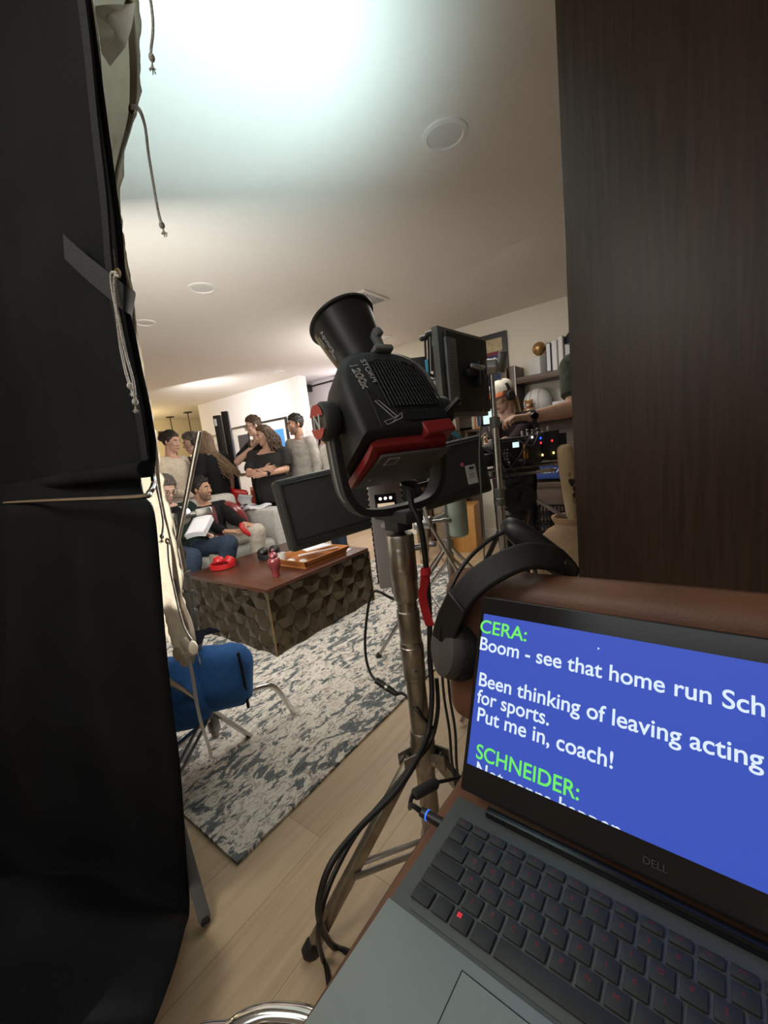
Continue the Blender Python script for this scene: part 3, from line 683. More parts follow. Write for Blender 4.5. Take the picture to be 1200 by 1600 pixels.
# ------------------------------------------------------------------ leather stool, laptop, headset
st = thing('leather_stool', 'brown leather stool with padded back carrying the laptop', 'stool', (0, .3, 0))
SZ = .7470
seat = B().box((-.005, .29, SZ-.04), (.515, .46, .08), bevel=.022, seg=4).build('seat', K['leather'], st)
b = B()
for x in (-.243,):
    for i in range(46): b.box((x, .075+i*.0095, SZ-.0035), (.0012, .0052, .0016), M.Rotation(.5, 3, 'Y'))
for yv in (.125, .31):
    for i in range(8): b.box((-.258+i*.0055, yv, SZ-.006-.0006*(8-i)), (.0035, .0012, .0016))
b.build('stitching', K['thread'], seat, smooth=False)
B().tube([(-.258, .075, SZ-.018), (-.2605, .2, SZ-.017), (-.2605, .4, SZ-.017), (-.256, .505, SZ-.018)], .0028, 6, 3).build('piping', K['piping'], seat)
def padpt(a, z): pass
bk = B()
R90 = M.Rotation(-PI/2, 3, 'X')
bk.box((.09, .555, .877), (.82, .075, .245), M.Rotation(-.10, 3, 'X'), bevel=.036, seg=6)
bkp = bk.build('backrest', K['leather'], st)
B().tube([(-.292, .585, .845), (-.292, .581, .972), (-.272, .575, .990), (.1, .576, .9945), (.48, .575, .990)], .0042, 8, 5).build('piping', K['piping'], bkp)
for x in (-.12, .16): B().tube([(x, .40, .70), (x, .57, .70), (x, .60, .76), (x, .59, .86)], .011, 10, 4).build('back_support', K['chrome'], st)
B().cyl((0, .3, .02), (0, .3, .68), .03).build('column', K['chrome'], st)
B().lathe([(.21, 0), (.215, .008), (.2, .016), (.05, .03), (.03, .05)], (0, .3, 0), n=48).build('base_plate', K['chrome'], st)
fz = .36
fp = [zz(330, 1660, fz), zz(362, 1612, fz), zz(400, 1590, fz), zz(440, 1586, fz), zz(490, 1596, fz), zz(560, 1640, fz)]
B().tube([V((0, .27, fz))]+fp+[V((0, .31, fz))], .0145, 14, 6).build('footrest', K['chrome'], st)

lrot = M.Rotation(math.radians(-1.8), 3, 'Z'); LO = V((-.2317, .3825, SZ+.0005))
lx = lrot @ V((1, 0, 0)); ly = lrot @ V((0, -1, 0)); lzv = V((0, 0, 1)); LW, LD, LT = .405, .268, .0225
LP = lambda u, v, z=0: LO+lx*u+ly*v+lzv*z
Rl = M((lx, -ly, lzv)).transposed()
lap = thing('laptop', 'open black laptop with blue script screen and red key legends on the stool', 'laptop', LO)
dk = B(); dk.box(LP(LW/2, LD/2, LT/2), (LW, LD, LT), Rl, bevel=.004); dk.build('base', K['lap_deck'], lap)
pr = B(); pr.box(LP(LW/2, (.141+LD)/2, LT+.0008), (LW-.001, LD-.141, .0022), Rl, bevel=.0009); palm = pr.build('palm_rest', K['lap_palm'], lap)
b = B(); b.box(LP(.086+.0525, .152+.04, LT+.0021), (.107, .082, .0008), Rl, bevel=.0003); b.mi = 1; b.box(LP(.086+.0525, .152+.04, LT+.0026), (.1045, .0795, .0006), Rl)
b.build('trackpad', [K['blk'], K['lap_palm']], palm)
b = B(); b.box(LP(LW/2, .006, LT+.003), (LW*.80, .012, .009), Rl, bevel=.003); b.build('hinge', K['blk_gloss'], lap)
b = B(); b.box(LP(.205, .085, LT+.0004), (.382-.018, .104, .0012), Rl, bevel=.0004); b.build('keyboard_well', K['lap_deck'], lap)
PK = .0198
rows = [(.034, .0095, [(1, 'Esc')]+[(1, 'F%d' % i) for i in range(1, 13)]+[(1, ''), (1, '')]),
        (.0495, .0155, [(1, '`')]+[(1, c) for c in '1234567890-=']+[(2, '')]),
        (.0672, .0155, [(1.5, '')]+[(1, c) for c in 'QWERTYUIOP[]']+[(1.5, '\\')]),
        (.0850, .0155, [(1.75, '')]+[(1, c) for c in "ASDFGHJKL;'"]+[(2.25, '')]),
        (.1028, .0155, [(2.25, '')]+[(1, c) for c in 'ZXCVBNM,./']+[(2.75, '')]),
        (.1210, .0160, [(1.15, ''), (1, ''), (1, 'WIN'), (1.1, ''), (5.6, ''), (1.1, ''), (1, ''), (1, ''), (1, ''), (1, '')])]
numpad = [(.0495, 4), (.0672, 4), (.0850, 4), (.1028, 4), (.1210, 3)]
GL = {}
def glyph(c, size):
    if c not in GL:
        cu = bpy.data.curves.new('g', 'FONT'); cu.body = c; cu.size = 1; cu.align_x = 'CENTER'; cu.align_y = 'CENTER'
        t = bpy.data.objects.new('g', cu); COL.objects.link(t)
        GL[c] = bpy.data.meshes.new_from_object(t.evaluated_get(bpy.context.evaluated_depsgraph_get())); bpy.data.objects.remove(t)
    me = GL[c].copy(); return me
def add_key(u, v, wk, hk, c):
    b = B(); b.box(LP(u, v, LT+.0024), (wk, hk, .0028), Rl, bevel=.0009, seg=2); k = b.build('key', K['key'], lap, bevel=0)
    if c == 'WIN':
        b = B()
        for i in (-1, 1):
            for j in (-1, 1): b.box(LP(u-.0035+i*.0011, v-.003+j*.0011, LT+.0039), (.0018, .0018, .0003), Rl)
        b.build('legend', K['legend_hot'], k, smooth=False)
    elif c:
        me = glyph(c, 1); me.transform(M.Diagonal((1, 1, 1, 1))*(.0058 if len(c) == 1 else .0034)); me.transform(mtx(LP(u-.001, v-.001, LT+.0039), lx, -ly)); me.transform(M.Translation(-ORIG[lap.name]))
        me.materials.clear(); me.materials.append(K['legend']); o = bpy.data.objects.new('legend', me); COL.objects.link(o); o.parent = k
for v, hk, keys in rows:
    u = .0165
    for wd, c in keys:
        wk = wd*PK-.0031; add_key(u+wd*PK/2, v, wk, hk, c); u += wd*PK
nn = 0
for v, cnt in numpad:
    for i in range(cnt):
        if nn < 19: add_key(.3225+i*.0178+.009, v, .0155, .0155, '789/456*123-0.+'[nn % 15]); nn += 1
# lid
tl = V((0, .425, .905)).normalized(); tl = lrot @ tl; ln = lx.cross(tl).normalized(); ln = -ln if ln.y > 0 else ln
HB = LP(0, -.004, LT+.004); LL = .238
Rd = M((lx, tl, lx.cross(tl))).transposed()
QP = lambda u, t, k=0: HB+lx*u+tl*t+ln*k
b = B(); b.box(QP(LW/2, LL/2, -.0045), (LW, LL, .008), Rd, bevel=.003); lid = b.build('lid', K['blk'], lap)
n0 = QP(0, 0, .0005)
def ut(x, y):
    p = onplane(x, y, n0, ln)-n0; return p.dot(lx), p.dot(tl)
u0, t1 = ut(746.3, 957); u0b, t0 = ut(740, 1197)
u0 = (u0+u0b)/2
b = B()
for lo, hi in (((0.002, .004), (u0, LL-.002)), ((u0, .004), (LW-.002, t0)), ((u0, t1), (LW-.002, LL-.002)), ((LW-.012, t0), (LW-.002, t1))):
    b.box(QP((lo[0]+hi[0])/2, (lo[1]+hi[1])/2, -.0004), (hi[0]-lo[0], hi[1]-lo[1], .0014), Rd)
b.build('bezel', K['blk_gloss'], lid, smooth=False)
b = B(); b.quad(QP(u0, t0, .0003), QP(LW-.012, t0, .0003), QP(LW-.012, t1, .0003), QP(u0, t1, .0003)); scr = b.build('screen', K['screen'], lid, smooth=False)
lettering('DELL', mtx(QP(LW/2, t0*.42, .0012), lx, tl), .009, K['lamp_grey'], lid, 'badge', .0001, 'CENTER')
def sline(txt, L, m, size, Rr=None, ref=None):
    u, t = ut(*L); sx = 1
    if Rr:
        o = lettering(ref or txt, mtx(QP(u, t, .0009), lx, tl), size, m, scr, 'script_line', .00005)
        sx = (ut(*Rr)[0]-u)/(max((v.co+ORIG[scr.name]-HB).dot(lx) for v in o.data.vertices)-u); bpy.data.objects.remove(o)
    o = lettering(txt, mtx(QP(u, t, .0009), lx, tl), size, m, scr, 'script_line', .00005, sx=sx, bold=.012)
    # trim the line to the lit screen
    me = o.data; bm = bmesh.new(); bm.from_mesh(me); base = ORIG[scr.name]
    for pc, pn in ((QP(0, t0+.0003, 0), -tl), (QP(LW-.0125, 0, 0), lx)):
        bmesh.ops.bisect_plane(bm, geom=bm.verts[:]+bm.edges[:]+bm.faces[:], plane_co=pc-base, plane_no=pn, clear_outer=True)
    bm.to_mesh(me); bm.free()
    return o
TS = (ut(749, 967)[1]-ut(749, 987)[1])/.70
sline('CERA:', (749, 987), K['txt_green'], TS, (822, 1003))
sline('Boom - see that home run Schneider', (748, 1014), K['txt_white'], TS, (1111, 1106), 'Boom - see that home run')
sline('Been thinking of leaving acting', (746.5, 1070), K['txt_white'], TS, (1193, 1202))
sline('for sports.', (745, 1097), K['txt_white'], TS, (857, 1135))
sline('Put me in, coach!', (744, 1125), K['txt_white'], TS, (957, 1202))
sline('SCHNEIDER:', (742.8, 1183), K['txt_green'], TS, (904, 1249))
sline('Not gonna happen', (742, 1211), K['txt_white'], TS, (970, 1300))
mu, mt = ut(936, 1013)
b = B(); b.quad(QP(mu-.0012, mt+.0012, .001), QP(mu+.001, mt-.0006, .001), QP(mu-.0002, mt-.0008, .001), QP(mu-.0012, mt-.002, .001)); b.build('cursor', K['txt_white'], scr)

# laptop power lead
ld = thing('laptop_power_lead', 'black laptop power lead with ferrite core and blue ringed plug', 'cable', LP(0, .04, .012))
pg0 = LP(-.001, .035, .010); pgd = -lx
b = B(); b.cyl(pg0, pg0-lx*.032-lzv*.0, .0058, .0055); b.build('plug', K['blk'], ld)
B().cyl(pg0-lx*.022, pg0-lx*.0235, .0061).build('blue_ring', K['ledb'], ld)
f0 = at(645, 1243, .56); f1 = at(684, 1222, .58)
B().tube([pg0-lx*.032, pg0-lx*.045+V((0, .0, .002)), at(640, 1262, .54), at(643, 1246, .555), f0], .0032, 8, 6).build('lead', K['rubber'], ld)
B().loft([(f0+(f1-f0)*s, frame_from(f1-f0), r_, r_) for s, r_ in ((0, .005), (.08, .0085), (.9, .0085), (1, .005))], 16).build('ferrite_core', K['blk_matte'], ld)
B().tube([f1, at(705, 1218, .6), at(722, 1214, .62), at(740, 1212, .64), V((-.2, .64, .5)), V((-.15, .75, .1)), V((-.1, .8, .01))], .0028, 8, 6).build('mains_lead', K['rubber'], ld)

# headset draped on the stool back
hs = thing('headset', 'black gaming headset with boom microphone draped over the stool back', 'headset', (-.27, .56, 1.0))
bp = [at(700, 985, .590), at(712, 950, .568), at(738, 915, .556), at(780, 886, .556), at(826, 869, .572), at(866, 874, .61), at(880, 890, .65)]
vw = (CAM-bp[3]).normalized()
wds = []
for i, p in enumerate(bp):
    t = (bp[min(i+1, 6)]-bp[max(i-1, 0)]).normalized(); wds.append(t.cross(vw).cross(t)*.25+t.cross(vw))
B().strap(bp, wds, .036, .016, 8).build('headband', K['blk_matte'], hs, bevel=.004)
b = B(); b.strap([at(695, 1000, .592), at(704, 968, .578), at(720, 936, .560)], [wds[0], wds[1], wds[2]], .039, .02, 6); b.build('band_slider', K['blk'], hs, bevel=.003)
ca = at(704, 1012, .60); axl = (_r*(-1)+V((0, 0, .12))+_f*-.25).normalized(); Rc = frame_from(axl)
cupA = B().lathe([(.001, .022), (.030, .021), (.042, .015), (.046, .004), (.045, -.004)], ca, Rc, 36).build('ear_cup', K['lamp_grey'], hs)
B().lathe([(.046, -.002), (.049, -.010), (.047, -.024), (.038, -.03), (.028, -.026), (.026, -.01), (.046, -.002)], ca, Rc, 36, False).build('cushion', K['blk_soft'], cupA)
cb = at(842, 857, .645); d1 = (at(893, 897, .645)-at(792, 820, .645)).normalized(); nb = (CAM-cb).normalized(); d2 = d1.cross(nb).normalized(); nb = d2.cross(d1)
Rb2 = M((d1, d2, nb)).transposed()
b = B(); b.loft([(cb+nb*k, Rb2, .066*s, .020*s) for k, s in ((-.02, .8), (-.012, 1), (.008, 1), (.018, .88), (.022, .66))], 24, sq=3); cupB = b.build('ear_cup', K['blk'], hs)
B().tube([cb+d1*.030+d2*-.016+nb*.018, cb+d1*.037+d2*-.006+nb*.0225, cb+d1*.030+d2*.010+nb*.0215, cb+d1*.022+d2*.014+nb*.019], .0011, 6).build('silver_trim', K['steel'], cupB)
for s in (-.4, .1, .5): B().box(cb+d1*(-.01)+d2*(.012*s*.8)+nb*.0215, (.055, .002, .003), Rb2).build('ridge', K['blk_matte'], cupB)
mic = [at(688, 1000, .585), at(690, 970, .58), at(702, 925, .585), at(725, 882, .60), at(760, 847, .62), at(800, 825, .64)]
B().tube(mic, .0031, 8, 6).build('boom_arm', K['rubber'], hs)
B().cone_ball(at(800, 825, .64), at(812, 819, .645), .0062, .0062).build('microphone', K['blk_soft'], hs)

# ------------------------------------------------------------------ combo stand with the big lamp
PX, PY = -.587, .81
cst = thing('light_stand', 'worn chrome combo stand carrying the big black lamp', 'light stand', (PX, PY, 0))
P_ = lambda z: V((PX, PY, z))
B().lathe([(.026, .60), (.0265, .2), (.0265, .05)], P_(0), n=28).build('lower_tube', K['steel_dark'], cst)
def sleeve(prof, nm='sleeve'): return B().lathe(prof, P_(0), n=32).build(nm, K['steel_dark'], cst)
sleeve([(.0265, .595), (.0295, .598), (.0295, .65), (.031, .652), (.031, .688), (.0292, .690), (.0292, .70), (.0262, .702)])
sleeve([(.025, .70), (.0282, .704), (.0282, .742), (.0295, .744), (.0295, .784), (.0265, .787), (.0258, .815)])
sleeve([(.0258, .81), (.0325, .818), (.033, .865), (.035, .868), (.0355, .978), (.033, .985), (.02, .986)], 'receiver')
vd = V((PX, PY, 0)).normalized(); sdv = V((-vd.y, vd.x, 0))
for dz, s in ((.93, .05), (.905, .012)): B().box(P_(dz)-vd*.036+sdv*.002, (.03, .02, s), frame_from((0, 0, 1), sdv), bevel=.003).build('receiver_rib', K['steel'], cst)
for z in (.675, .62): B().box(P_(z)-vd*.0305, (.018, .006, .02), M((sdv, vd, V((0, 0, 1)))).transposed(), bevel=.002).build('locking_pad', K['steel_dark'], cst)
kb = B(); kp = P_(.945)+V((.83, .56, 0))*.03; kd = V((.83, .56, .1)).normalized(); kb.cyl(kp, kp+kd*.035, .008); kb.box(kp+kd*.05, (.05, .014, .02), frame_from(kd, (0, .3, 1)), bevel=.005); kb.build('locking_knob', K['cast'], cst)
sleeve([(.027, .33), (.031, .335), (.031, .35), (.034, .355), (.034, .41), (.031, .418), (.031, .44), (.027, .445)], 'leg_collar')
sleeve([(.027, .08), (.033, .085), (.033, .12), (.027, .125)], 'lower_collar')
foot = V((-.743, .476, 0)); a0 = math.atan2(foot.y-PY, foot.x-PX); RL = math.hypot(foot.x-PX, foot.y-PY)
for i in range(3):
    a = a0+i*2*PI/3; d = V((math.cos(a), math.sin(a), 0)); sv = V((-d.y, d.x, 0))
    h = P_(.37)+d*.042; f = V((PX, PY, .02))+d*RL; t = (f-h).normalized(); R_ = M((sv, t.cross(sv), t)).transposed()
    lg = B().box((h+f)/2, (.022, .032, (f-h).length), R_, bevel=.003).build('leg', K['steel_dark'], cst)
    B().box(f-V((0, 0, .001))+t*.004, (.03, .038, .036), R_, bevel=.006).build('rubber_foot', K['blk'], lg)
    for s in (-1, 1):
        B().box(P_(.375)+d*.045+sv*s*.016, (.05, .006, .04), M((d, sv, V((0, 0, 1)))).transposed(), bevel=.003).build('hinge_plate', K['steel_dark'], cst)
        q = h+(f-h)*.62; B().tube([P_(.10)+d*.034+sv*s*.015, q+sv*s*.015-V((0, 0, .0))], .0075, 8).build('brace', K['steel'], cst)
    B().cyl(h+sv*.024, h-sv*.024, .006).build('hinge_bolt', K['steel'], cst)

# the lamp: local frame X across, Z along the beam, viewer side -Y
LC = at(606, 652, 1.0); aX = V((.36, .933, 0)).normalized(); aZ = V((-.435, .17, .877)); aZ = (aZ-aX*aZ.dot(aX)).normalized(); aY = aZ.cross(aX)
ML = M((aX, aY, aZ)).transposed(); LQ = lambda x, y, z: LC+ML @ V((x, y, z)); ML4 = ML.to_4x4(); ML4.translation = LC
lm = thing('film_lamp', 'big black film lamp with red trim and cone reflector on the combo stand', 'lamp', LC)
def arch(wd, z0, z1, k=10, dx=0):
    p = [(-wd, z0), (wd, z0)]
    zc = z1-(z1-z0)*.50
    for i in range(k+1):
        a = PI*i/k; c, s_ = math.cos(a), math.sin(a)
        p.append((dx+wd*math.copysign(abs(c)**.62, c), zc+(z1-zc)*abs(s_)**.8))
    return p
Mxz = ML4 @ M(((1, 0, 0, 0), (0, 0, -1, 0), (0, 1, 0, 0), (0, 0, 0, 1)))   # poly x->X, y->Z, extrude -> -Y (to the viewer)
def archloft(steps, k=14):
    """steps: (depth towards viewer, half width, z0, z1)"""
    b = B(); rs = []
    for d, wd, z0, z1 in steps: rs.append([b._v(Mxz @ V((x, y, d))) for x, y in arch(wd, z0, z1, k)])
    for p, q in zip(rs, rs[1:]): b.bridge(p, q)
    b.cap(rs[0], True); b.cap(rs[-1])
    for v in b.bm.verts: v.co -= aX*.013
    return b
body = archloft([(-.105, .088, -.085, .10), (-.10, .108, -.095, .105), (-.02, .122, -.098, .125), (.055, .122, -.092, .134), (.070, .118, -.086, .132), (.080, .106, -.075, .118)]).build('housing', K['lamp_blk'], lm, angle=50)
B().tube([Mxz @ V((x*1.003, y, .062)) for x, y in arch(.120, -.088, .1335, 18)[2:]], .0035, 6).build('seam_ring', K['lever'], body)
b = B(); pg = [(-.048, .095), (-.058, .076), (-.045, .0), (-.03, -.028), (.088, -.028), (.078, .042), (.066, .080), (.045, .095), (-.03, .101)]
b.prism(pg, .0795, .0815, Mxz); b.build('grille_recess', K['blk_gloss'], lm, smooth=False)
b = B()
for i in range(17):
    x = -.058+i*.0095
    zt = .094-.6*max(0, abs(x-.002)-.035)
    b.tube([Mxz @ V((x*.9-.004, zt, .083)), Mxz @ V((x*.98+.010, -.026, .083))], .0017, 4)
for j in range(9):
    z = -.02+j*.0142; b.tube([Mxz @ V((-.056+.012*max(0, 1-(z+.03)/.06), z, .082)), Mxz @ V((.09-.16*max(0, z), z-.006, .082))], .0011, 4)
b.build('grille', K['lamp_blk'], lm)
b = B(); b.prism([(-.032, -.034), (.098, -.034), (.102, -.066), (-.005, -.066)], .078, .081, Mxz)
b.build('rear_vent', K['blk_gloss'], lm, smooth=False)
b = B()
for i in range(22): x = -.022+i*.0056; b.box(LQ(x, -.0815, -.05), (.002, .004, .026), ML)
b.build('vent_ribs', K['lamp_blk'], lm, smooth=False)
# red band and tail plate
b = B(); b.prism([(.018, -.068), (.104, -.064), (.108, -.096), (.024, -.100)], .02, .082, Mxz); b.build('red_band', K['red'], lm, bevel=.004)
b = archloft([(-.10, .094, -.125, -.085), (.03, .104, -.122, -.09), (.06, .100, -.108, -.088)], 4); b.build('red_skirt', K['red'], lm, angle=30)
b = B(); b.box(LQ(0, .022, -.126), (.19, .15, .008), ML, bevel=.003); tail = b.build('tail_plate', K['lamp_grey'], lm)
b = B(); b.box(LQ(-.06, -.03, -.1305), (.03, .03, .001), ML); b.mi = 1; b.box(LQ(-.06, -.03, -.1312), (.024, .024, .0006), ML); b.build('rating_label', [K['print'], K['lamp_grey']], tail, smooth=False)
for s in (-1, 1): B().cyl(LQ(s*.08, .05, -.13), LQ(s*.08, .05, -.1325), .004).build('screw', K['steel'], tail)
# lettering
def onlamp(x, z, d=.0825, tx=(1, 0), name=None):
    X = aX*tx[0]+aZ*tx[1]; return mtx(LQ(x, -d, z), X, aY.cross(X)*1, -aY)
lettering('STORM', onlamp(-.0735, .098, .0822, (.16, -1)), .020, K['print'], lm, sx=.95)
lettering('1200x', onlamp(-.104, .088, .0800, (.16, -1)), .028, K['print'], lm, sx=.95, outline=.0007)
b = B()
for pl_ in ([(-.058, -.002), (-.048, -.002), (-.018, -.044), (-.03, -.044)], [(-.018, -.044), (-.002, -.034), (-.008, -.048), (-.050, -.062), (-.056, -.054)], [(-.022, -.047), (-.038, -.059)]):
    b.tube([LQ(x-.02, -.0815, z-.008) for x, z in pl_], .0007, 5, closed=len(pl_) > 2)
b.build('outline_emblem', K['print'], lm)
b = B(); b.prism([(-.088, .03), (-.03, -.036), (-.022, -.07), (-.086, -.074)], .0795, .0812, Mxz); b.build('side_panel', K['lamp_blk'], lm, bevel=.001)
# lever at the nose
lvb = B(); lv0 = LQ(.004, -.075, 0.133)
lvb.box(LQ(.004, -.072, 0.135), (.05, .03, .014), ML, bevel=.004); lvb.box(LQ(.006, -.068, 0.162), (.017, .016, .05), ML @ M.Rotation(-.12, 3, 'Y'), bevel=.003); lvb.box(LQ(.010, -.074, 0.185), (.022, .02, .02), ML @ M.Rotation(-.3, 3, 'Y'), bevel=.004)
lvb.build('release_lever', K['lever'], lm)
# reflector cone
rz = V((-.13, -.02, 1)).normalized(); rzw = ML @ rz; Rr = frame_from(rzw); rb = LQ(.008, .005, .098)
rf = B().lathe([(.055, 0), (.057, .03), (.064, .075), (.073, .13), (.081, .19), (.088, .193), (.088, .199), (.083, .2), (.079, .192), (.071, .13), (.061, .07), (.054, .02)], rb, Rr, 48, False).build('reflector', K['blk_gloss'], lm)
rf.data.materials.clear(); rf.data.materials.append(K['blk_satin'] if 'blk_satin' in K else K['blk'])
B().lathe([(.001, .012), (.05, .012), (.05, .006), (.001, .006)], rb, Rr, 32).build('light_source', mat('lamp_cob', (1, 1, 1), .4, emit=30, ecol=(.8, 1, 1)), lm)
# lettering on the cone
def oncone(ang, h0, txt, size, m, wd=None):
    pass
cdir = (CAM-rb); cdir = (cdir-rzw*cdir.dot(rzw)).normalized(); csd = rzw.cross(cdir).normalized()
if csd.dot(_r) > 0: csd = -csd
def cone_text(txt, ang, h1, size, m, nm='lettering'):
    n_ = (cdir*math.cos(ang)+csd*math.sin(ang)); rad = np.interp(h1, (0, .03, .075, .13, .19), (.055, .057, .064, .073, .081))+.0008
    tang = -rzw
    o = lettering(txt, mtx(rb+rzw*h1+n_*rad, tang+n_*-.125, n_.cross(tang), n_), size, m, rf, nm, .0006)
cone_text('Aputure', .86, .165, .0185, K['print']); cone_text('Reflector', 1.06, .163, .008, K['print']); cone_text('STORM', 1.0, .12, .010, K['print']); cone_text('55\u00b0', 1.2, .15, .009, K['print'])
# spot out of the cone
sp = bpy.data.lights.new('lamp_beam', 'SPOT'); so = bpy.data.objects.new('lamp_beam', sp); COL.objects.link(so)
sp.energy = 66; sp.color = (.68, .96, 1); sp.spot_size = math.radians(112); sp.spot_blend = 1; sp.shadow_soft_size = .045
aim(so, rb+rzw*.10, rb+rzw*.10+(V((-1.22, .98, 2.44))-(rb+rzw*.10)).normalized())
# yoke
yw = .150; yb = P_(1.052); zc = LC.z
yc = V((PX, PY, 0))
ypts = []
for s in (-1, 1):
    seq = [(0, 1.048), (.06, 1.050), (.105, 1.062), (.132, 1.095), (.143, 1.14), (yw, zc-.02), (yw, zc+.025)]
    ypts.append([V((PX, PY, 0))+aX*(s*u)+V((0, 0, z)) for u, z in seq])
yp = list(reversed(ypts[0]))+ypts[1][1:]
off = V((LC.x-PX, LC.y-PY, 0)); off -= aX*off.dot(aX)
yp = [p+off*max(0, min(1, (p.z-1.06)/.15)) for p in yp]
yk = B().strap(yp, aX.cross(V((0, 0, 1))), .046, .018, 7).build('yoke', K['lamp_blk'], lm, bevel=.002)
B().strap([p+aX*((-1 if i < len(yp)/2 else 1)*.0098)*(1 if abs(i-len(yp)/2) > 3 else 0)-V((0, 0, .0098 if abs(i-len(yp)/2) <= 3 else 0)) for i, p in enumerate(yp)], aX.cross(V((0, 0, 1))), .012, .002, 7).build('yoke_groove', K['lever'], yk)
for s in (-1, 1):
    kc = LC+aX*s*(yw+.004); Rk = frame_from(aX*s)
    B().lathe([(.030, -.052), (.030, -.012), (.040, -.010), (.043, 0), (.043, .016), (.038, .022)], kc, Rk, 36).build('pivot', K['blk_matte'], lm)
    if s < 0:
        dsk = B().lathe([(.0385, .0215), (.0375, .0245), (.001, .0245)], kc, Rk, 36); kdisk = dsk.build('knob_disc', K['lamp_grey'], lm)
        no = kc-aX*.0287; Nx = aX.cross(V((0, 0, 1))); Nx = Nx if Nx.dot(_r) > 0 else -Nx; Nm = -aX
        Ny = Nm.cross(Nx); Ny = Ny if Ny.z > 0 else -Ny
        for z0_, z1_ in ((.012, .036), (-.036, -.014)):
            bb_ = B(); w0 = math.sqrt(max(0, .037**2-z0_**2)); w1 = math.sqrt(max(0, .037**2-z1_**2))
            pts = [(-w0, z0_), (w0, z0_)]
            a0_, a1_ = math.asin(z0_/.037), math.asin(z1_/.037)
            pts = [(.037*math.cos(a0_+(a1_-a0_)*i/8), .037*math.sin(a0_+(a1_-a0_)*i/8)) for i in range(9)]+[(-.037*math.cos(a1_+(a0_-a1_)*i/8), .037*math.sin(a1_+(a0_-a1_)*i/8)) for i in range(9)]
            vs_ = [bb_._v(no+Nx*x+Ny*y+Nm*.0005) for x, y in pts]; bb_.cap(vs_); bb_.build('red_segment', K['red_bright'], kdisk, smooth=False)
        lettering('N', mtx(no+Nm*.0008, Nx, Ny, Nm)@M.Translation((0, -.017, 0)), .048, K['print'], kdisk, 'emblem', .0006, 'CENTER')
hb0 = LC+aX*(yw+.026); hdir = (at(718, 622, .98)-at(692, 650, .98)).normalized()
B().tube([at(680, 660, 1.03), at(692, 650, 1.03), at(717, 623, 1.03)], .0075, 10).build('tilt_handle', K['blk_gloss'], lm)
b = B(); b.box(P_(1.034), (.052, .15, .03), frame_from((0, 0, 1), aX.cross(V((0, 0, 1)))), bevel=.006); b.box(P_(1.01), (.046, .06, .03), frame_from((0, 0, 1), aX.cross(V((0, 0, 1)))), bevel=.004); b.cyl(P_(.95), P_(1.0), .014)
b.build('yoke_bracket', K['blk_matte'], lm)
# head cable and red strap
hcab = thing('lamp_cable', 'thick black cable dropping from the lamp yoke along the stand and across the floor', 'cable', (PX, PY, .9))
cp_ = [at(640, 765, .96), at(644, 792, .95), at(655, 815, .94), at(662, 850, .95), at(667, 900, .97), at(671, 960, .99), at(672, 1030, 1.0), at(675, 1085, .98), at(670, 1140, .95), at(655, 1180, .90), at(620, 1235, .84), at(565, 1290, .80), at(520, 1345, .76), at(500, 1400, .745), at(500, 1440, .76), zz(520, 1478, .012), zz(560, 1500, .012), V((-.5, .48, .012)), V((-.3, .5, .012))]
B().tube(cp_, .0072, 10, 6).build('cable', K['rubber'], hcab)
c2 = thing('power_cable', 'second black cable looping over the near leg of the combo stand', 'cable', zz(500, 1500, .01))
B().tube([at(682, 1060, 1.02), at(684, 1110, 1.0), at(672, 1160, .97), at(640, 1200, .90), at(600, 1250, .86), at(555, 1305, .82), at(520, 1370, .78), at(503, 1420, .755), at(497, 1465, .76), zz(505, 1500, .0075), zz(512, 1525, .0075), V((-.55, .36, .0075))], .0058, 10, 6).build('cable', K['rubber'], c2)
c3 = thing('thin_cables', 'two thin black cables hanging between the stand and the stool', 'cable', (-.42, .72, .3))
for dx in (0, 9):
    B().tube([at(690+dx, 1040, .92), at(694+dx, 1090, .90), at(702+dx, 1140, .88), at(706+dx*.8, 1190, .86), at(712+dx*.5, 1230, .84), V((-.40, .66, .1)), V((-.36, .70, .005)), V((-.2, .9, .005))], .0032, 8, 6).build('cable', K['rubber'], c3)
cl2 = thing('cable_coil', 'black cable coil on the floor behind the combo stand', 'cable coil', (-.42, 1.0, 0))
pts = []
for i in range(60):
    a = i/60*2*PI*3.2; pts.append(V((-.40+(.12+.012*math.sin(i*.9))*math.cos(a), 1.02+(.13+.01*math.cos(i*1.3))*math.sin(a), .009+.0072*(i/19))))
B().tube(pts, .0065, 8, 3).build('coil', K['rubber'], cl2)
rs = thing('red_strap', 'red webbing strap tied to the black lamp cable beside the combo stand', 'strap', at(665, 940, .97))
wv = _r*.9+_f*.2
B().strap([at(664, 893, .955), at(663, 912, .95), at(660, 930, .945), at(665, 955, .94), at(672, 978, .93)], [wv, wv*.9+V((0, 0, .1)), wv, wv+V((0, 0, .3)), wv], .021, .0018, 6).build('webbing', K['red_strap'], rs)
B().loft([(at(665, 888, .955), frame_from((0, 0, 1)), .012, .011), (at(665, 897, .955), frame_from((0, 0, 1)), .013, .012)], 12).build('wrap', K['red_strap'], rs)
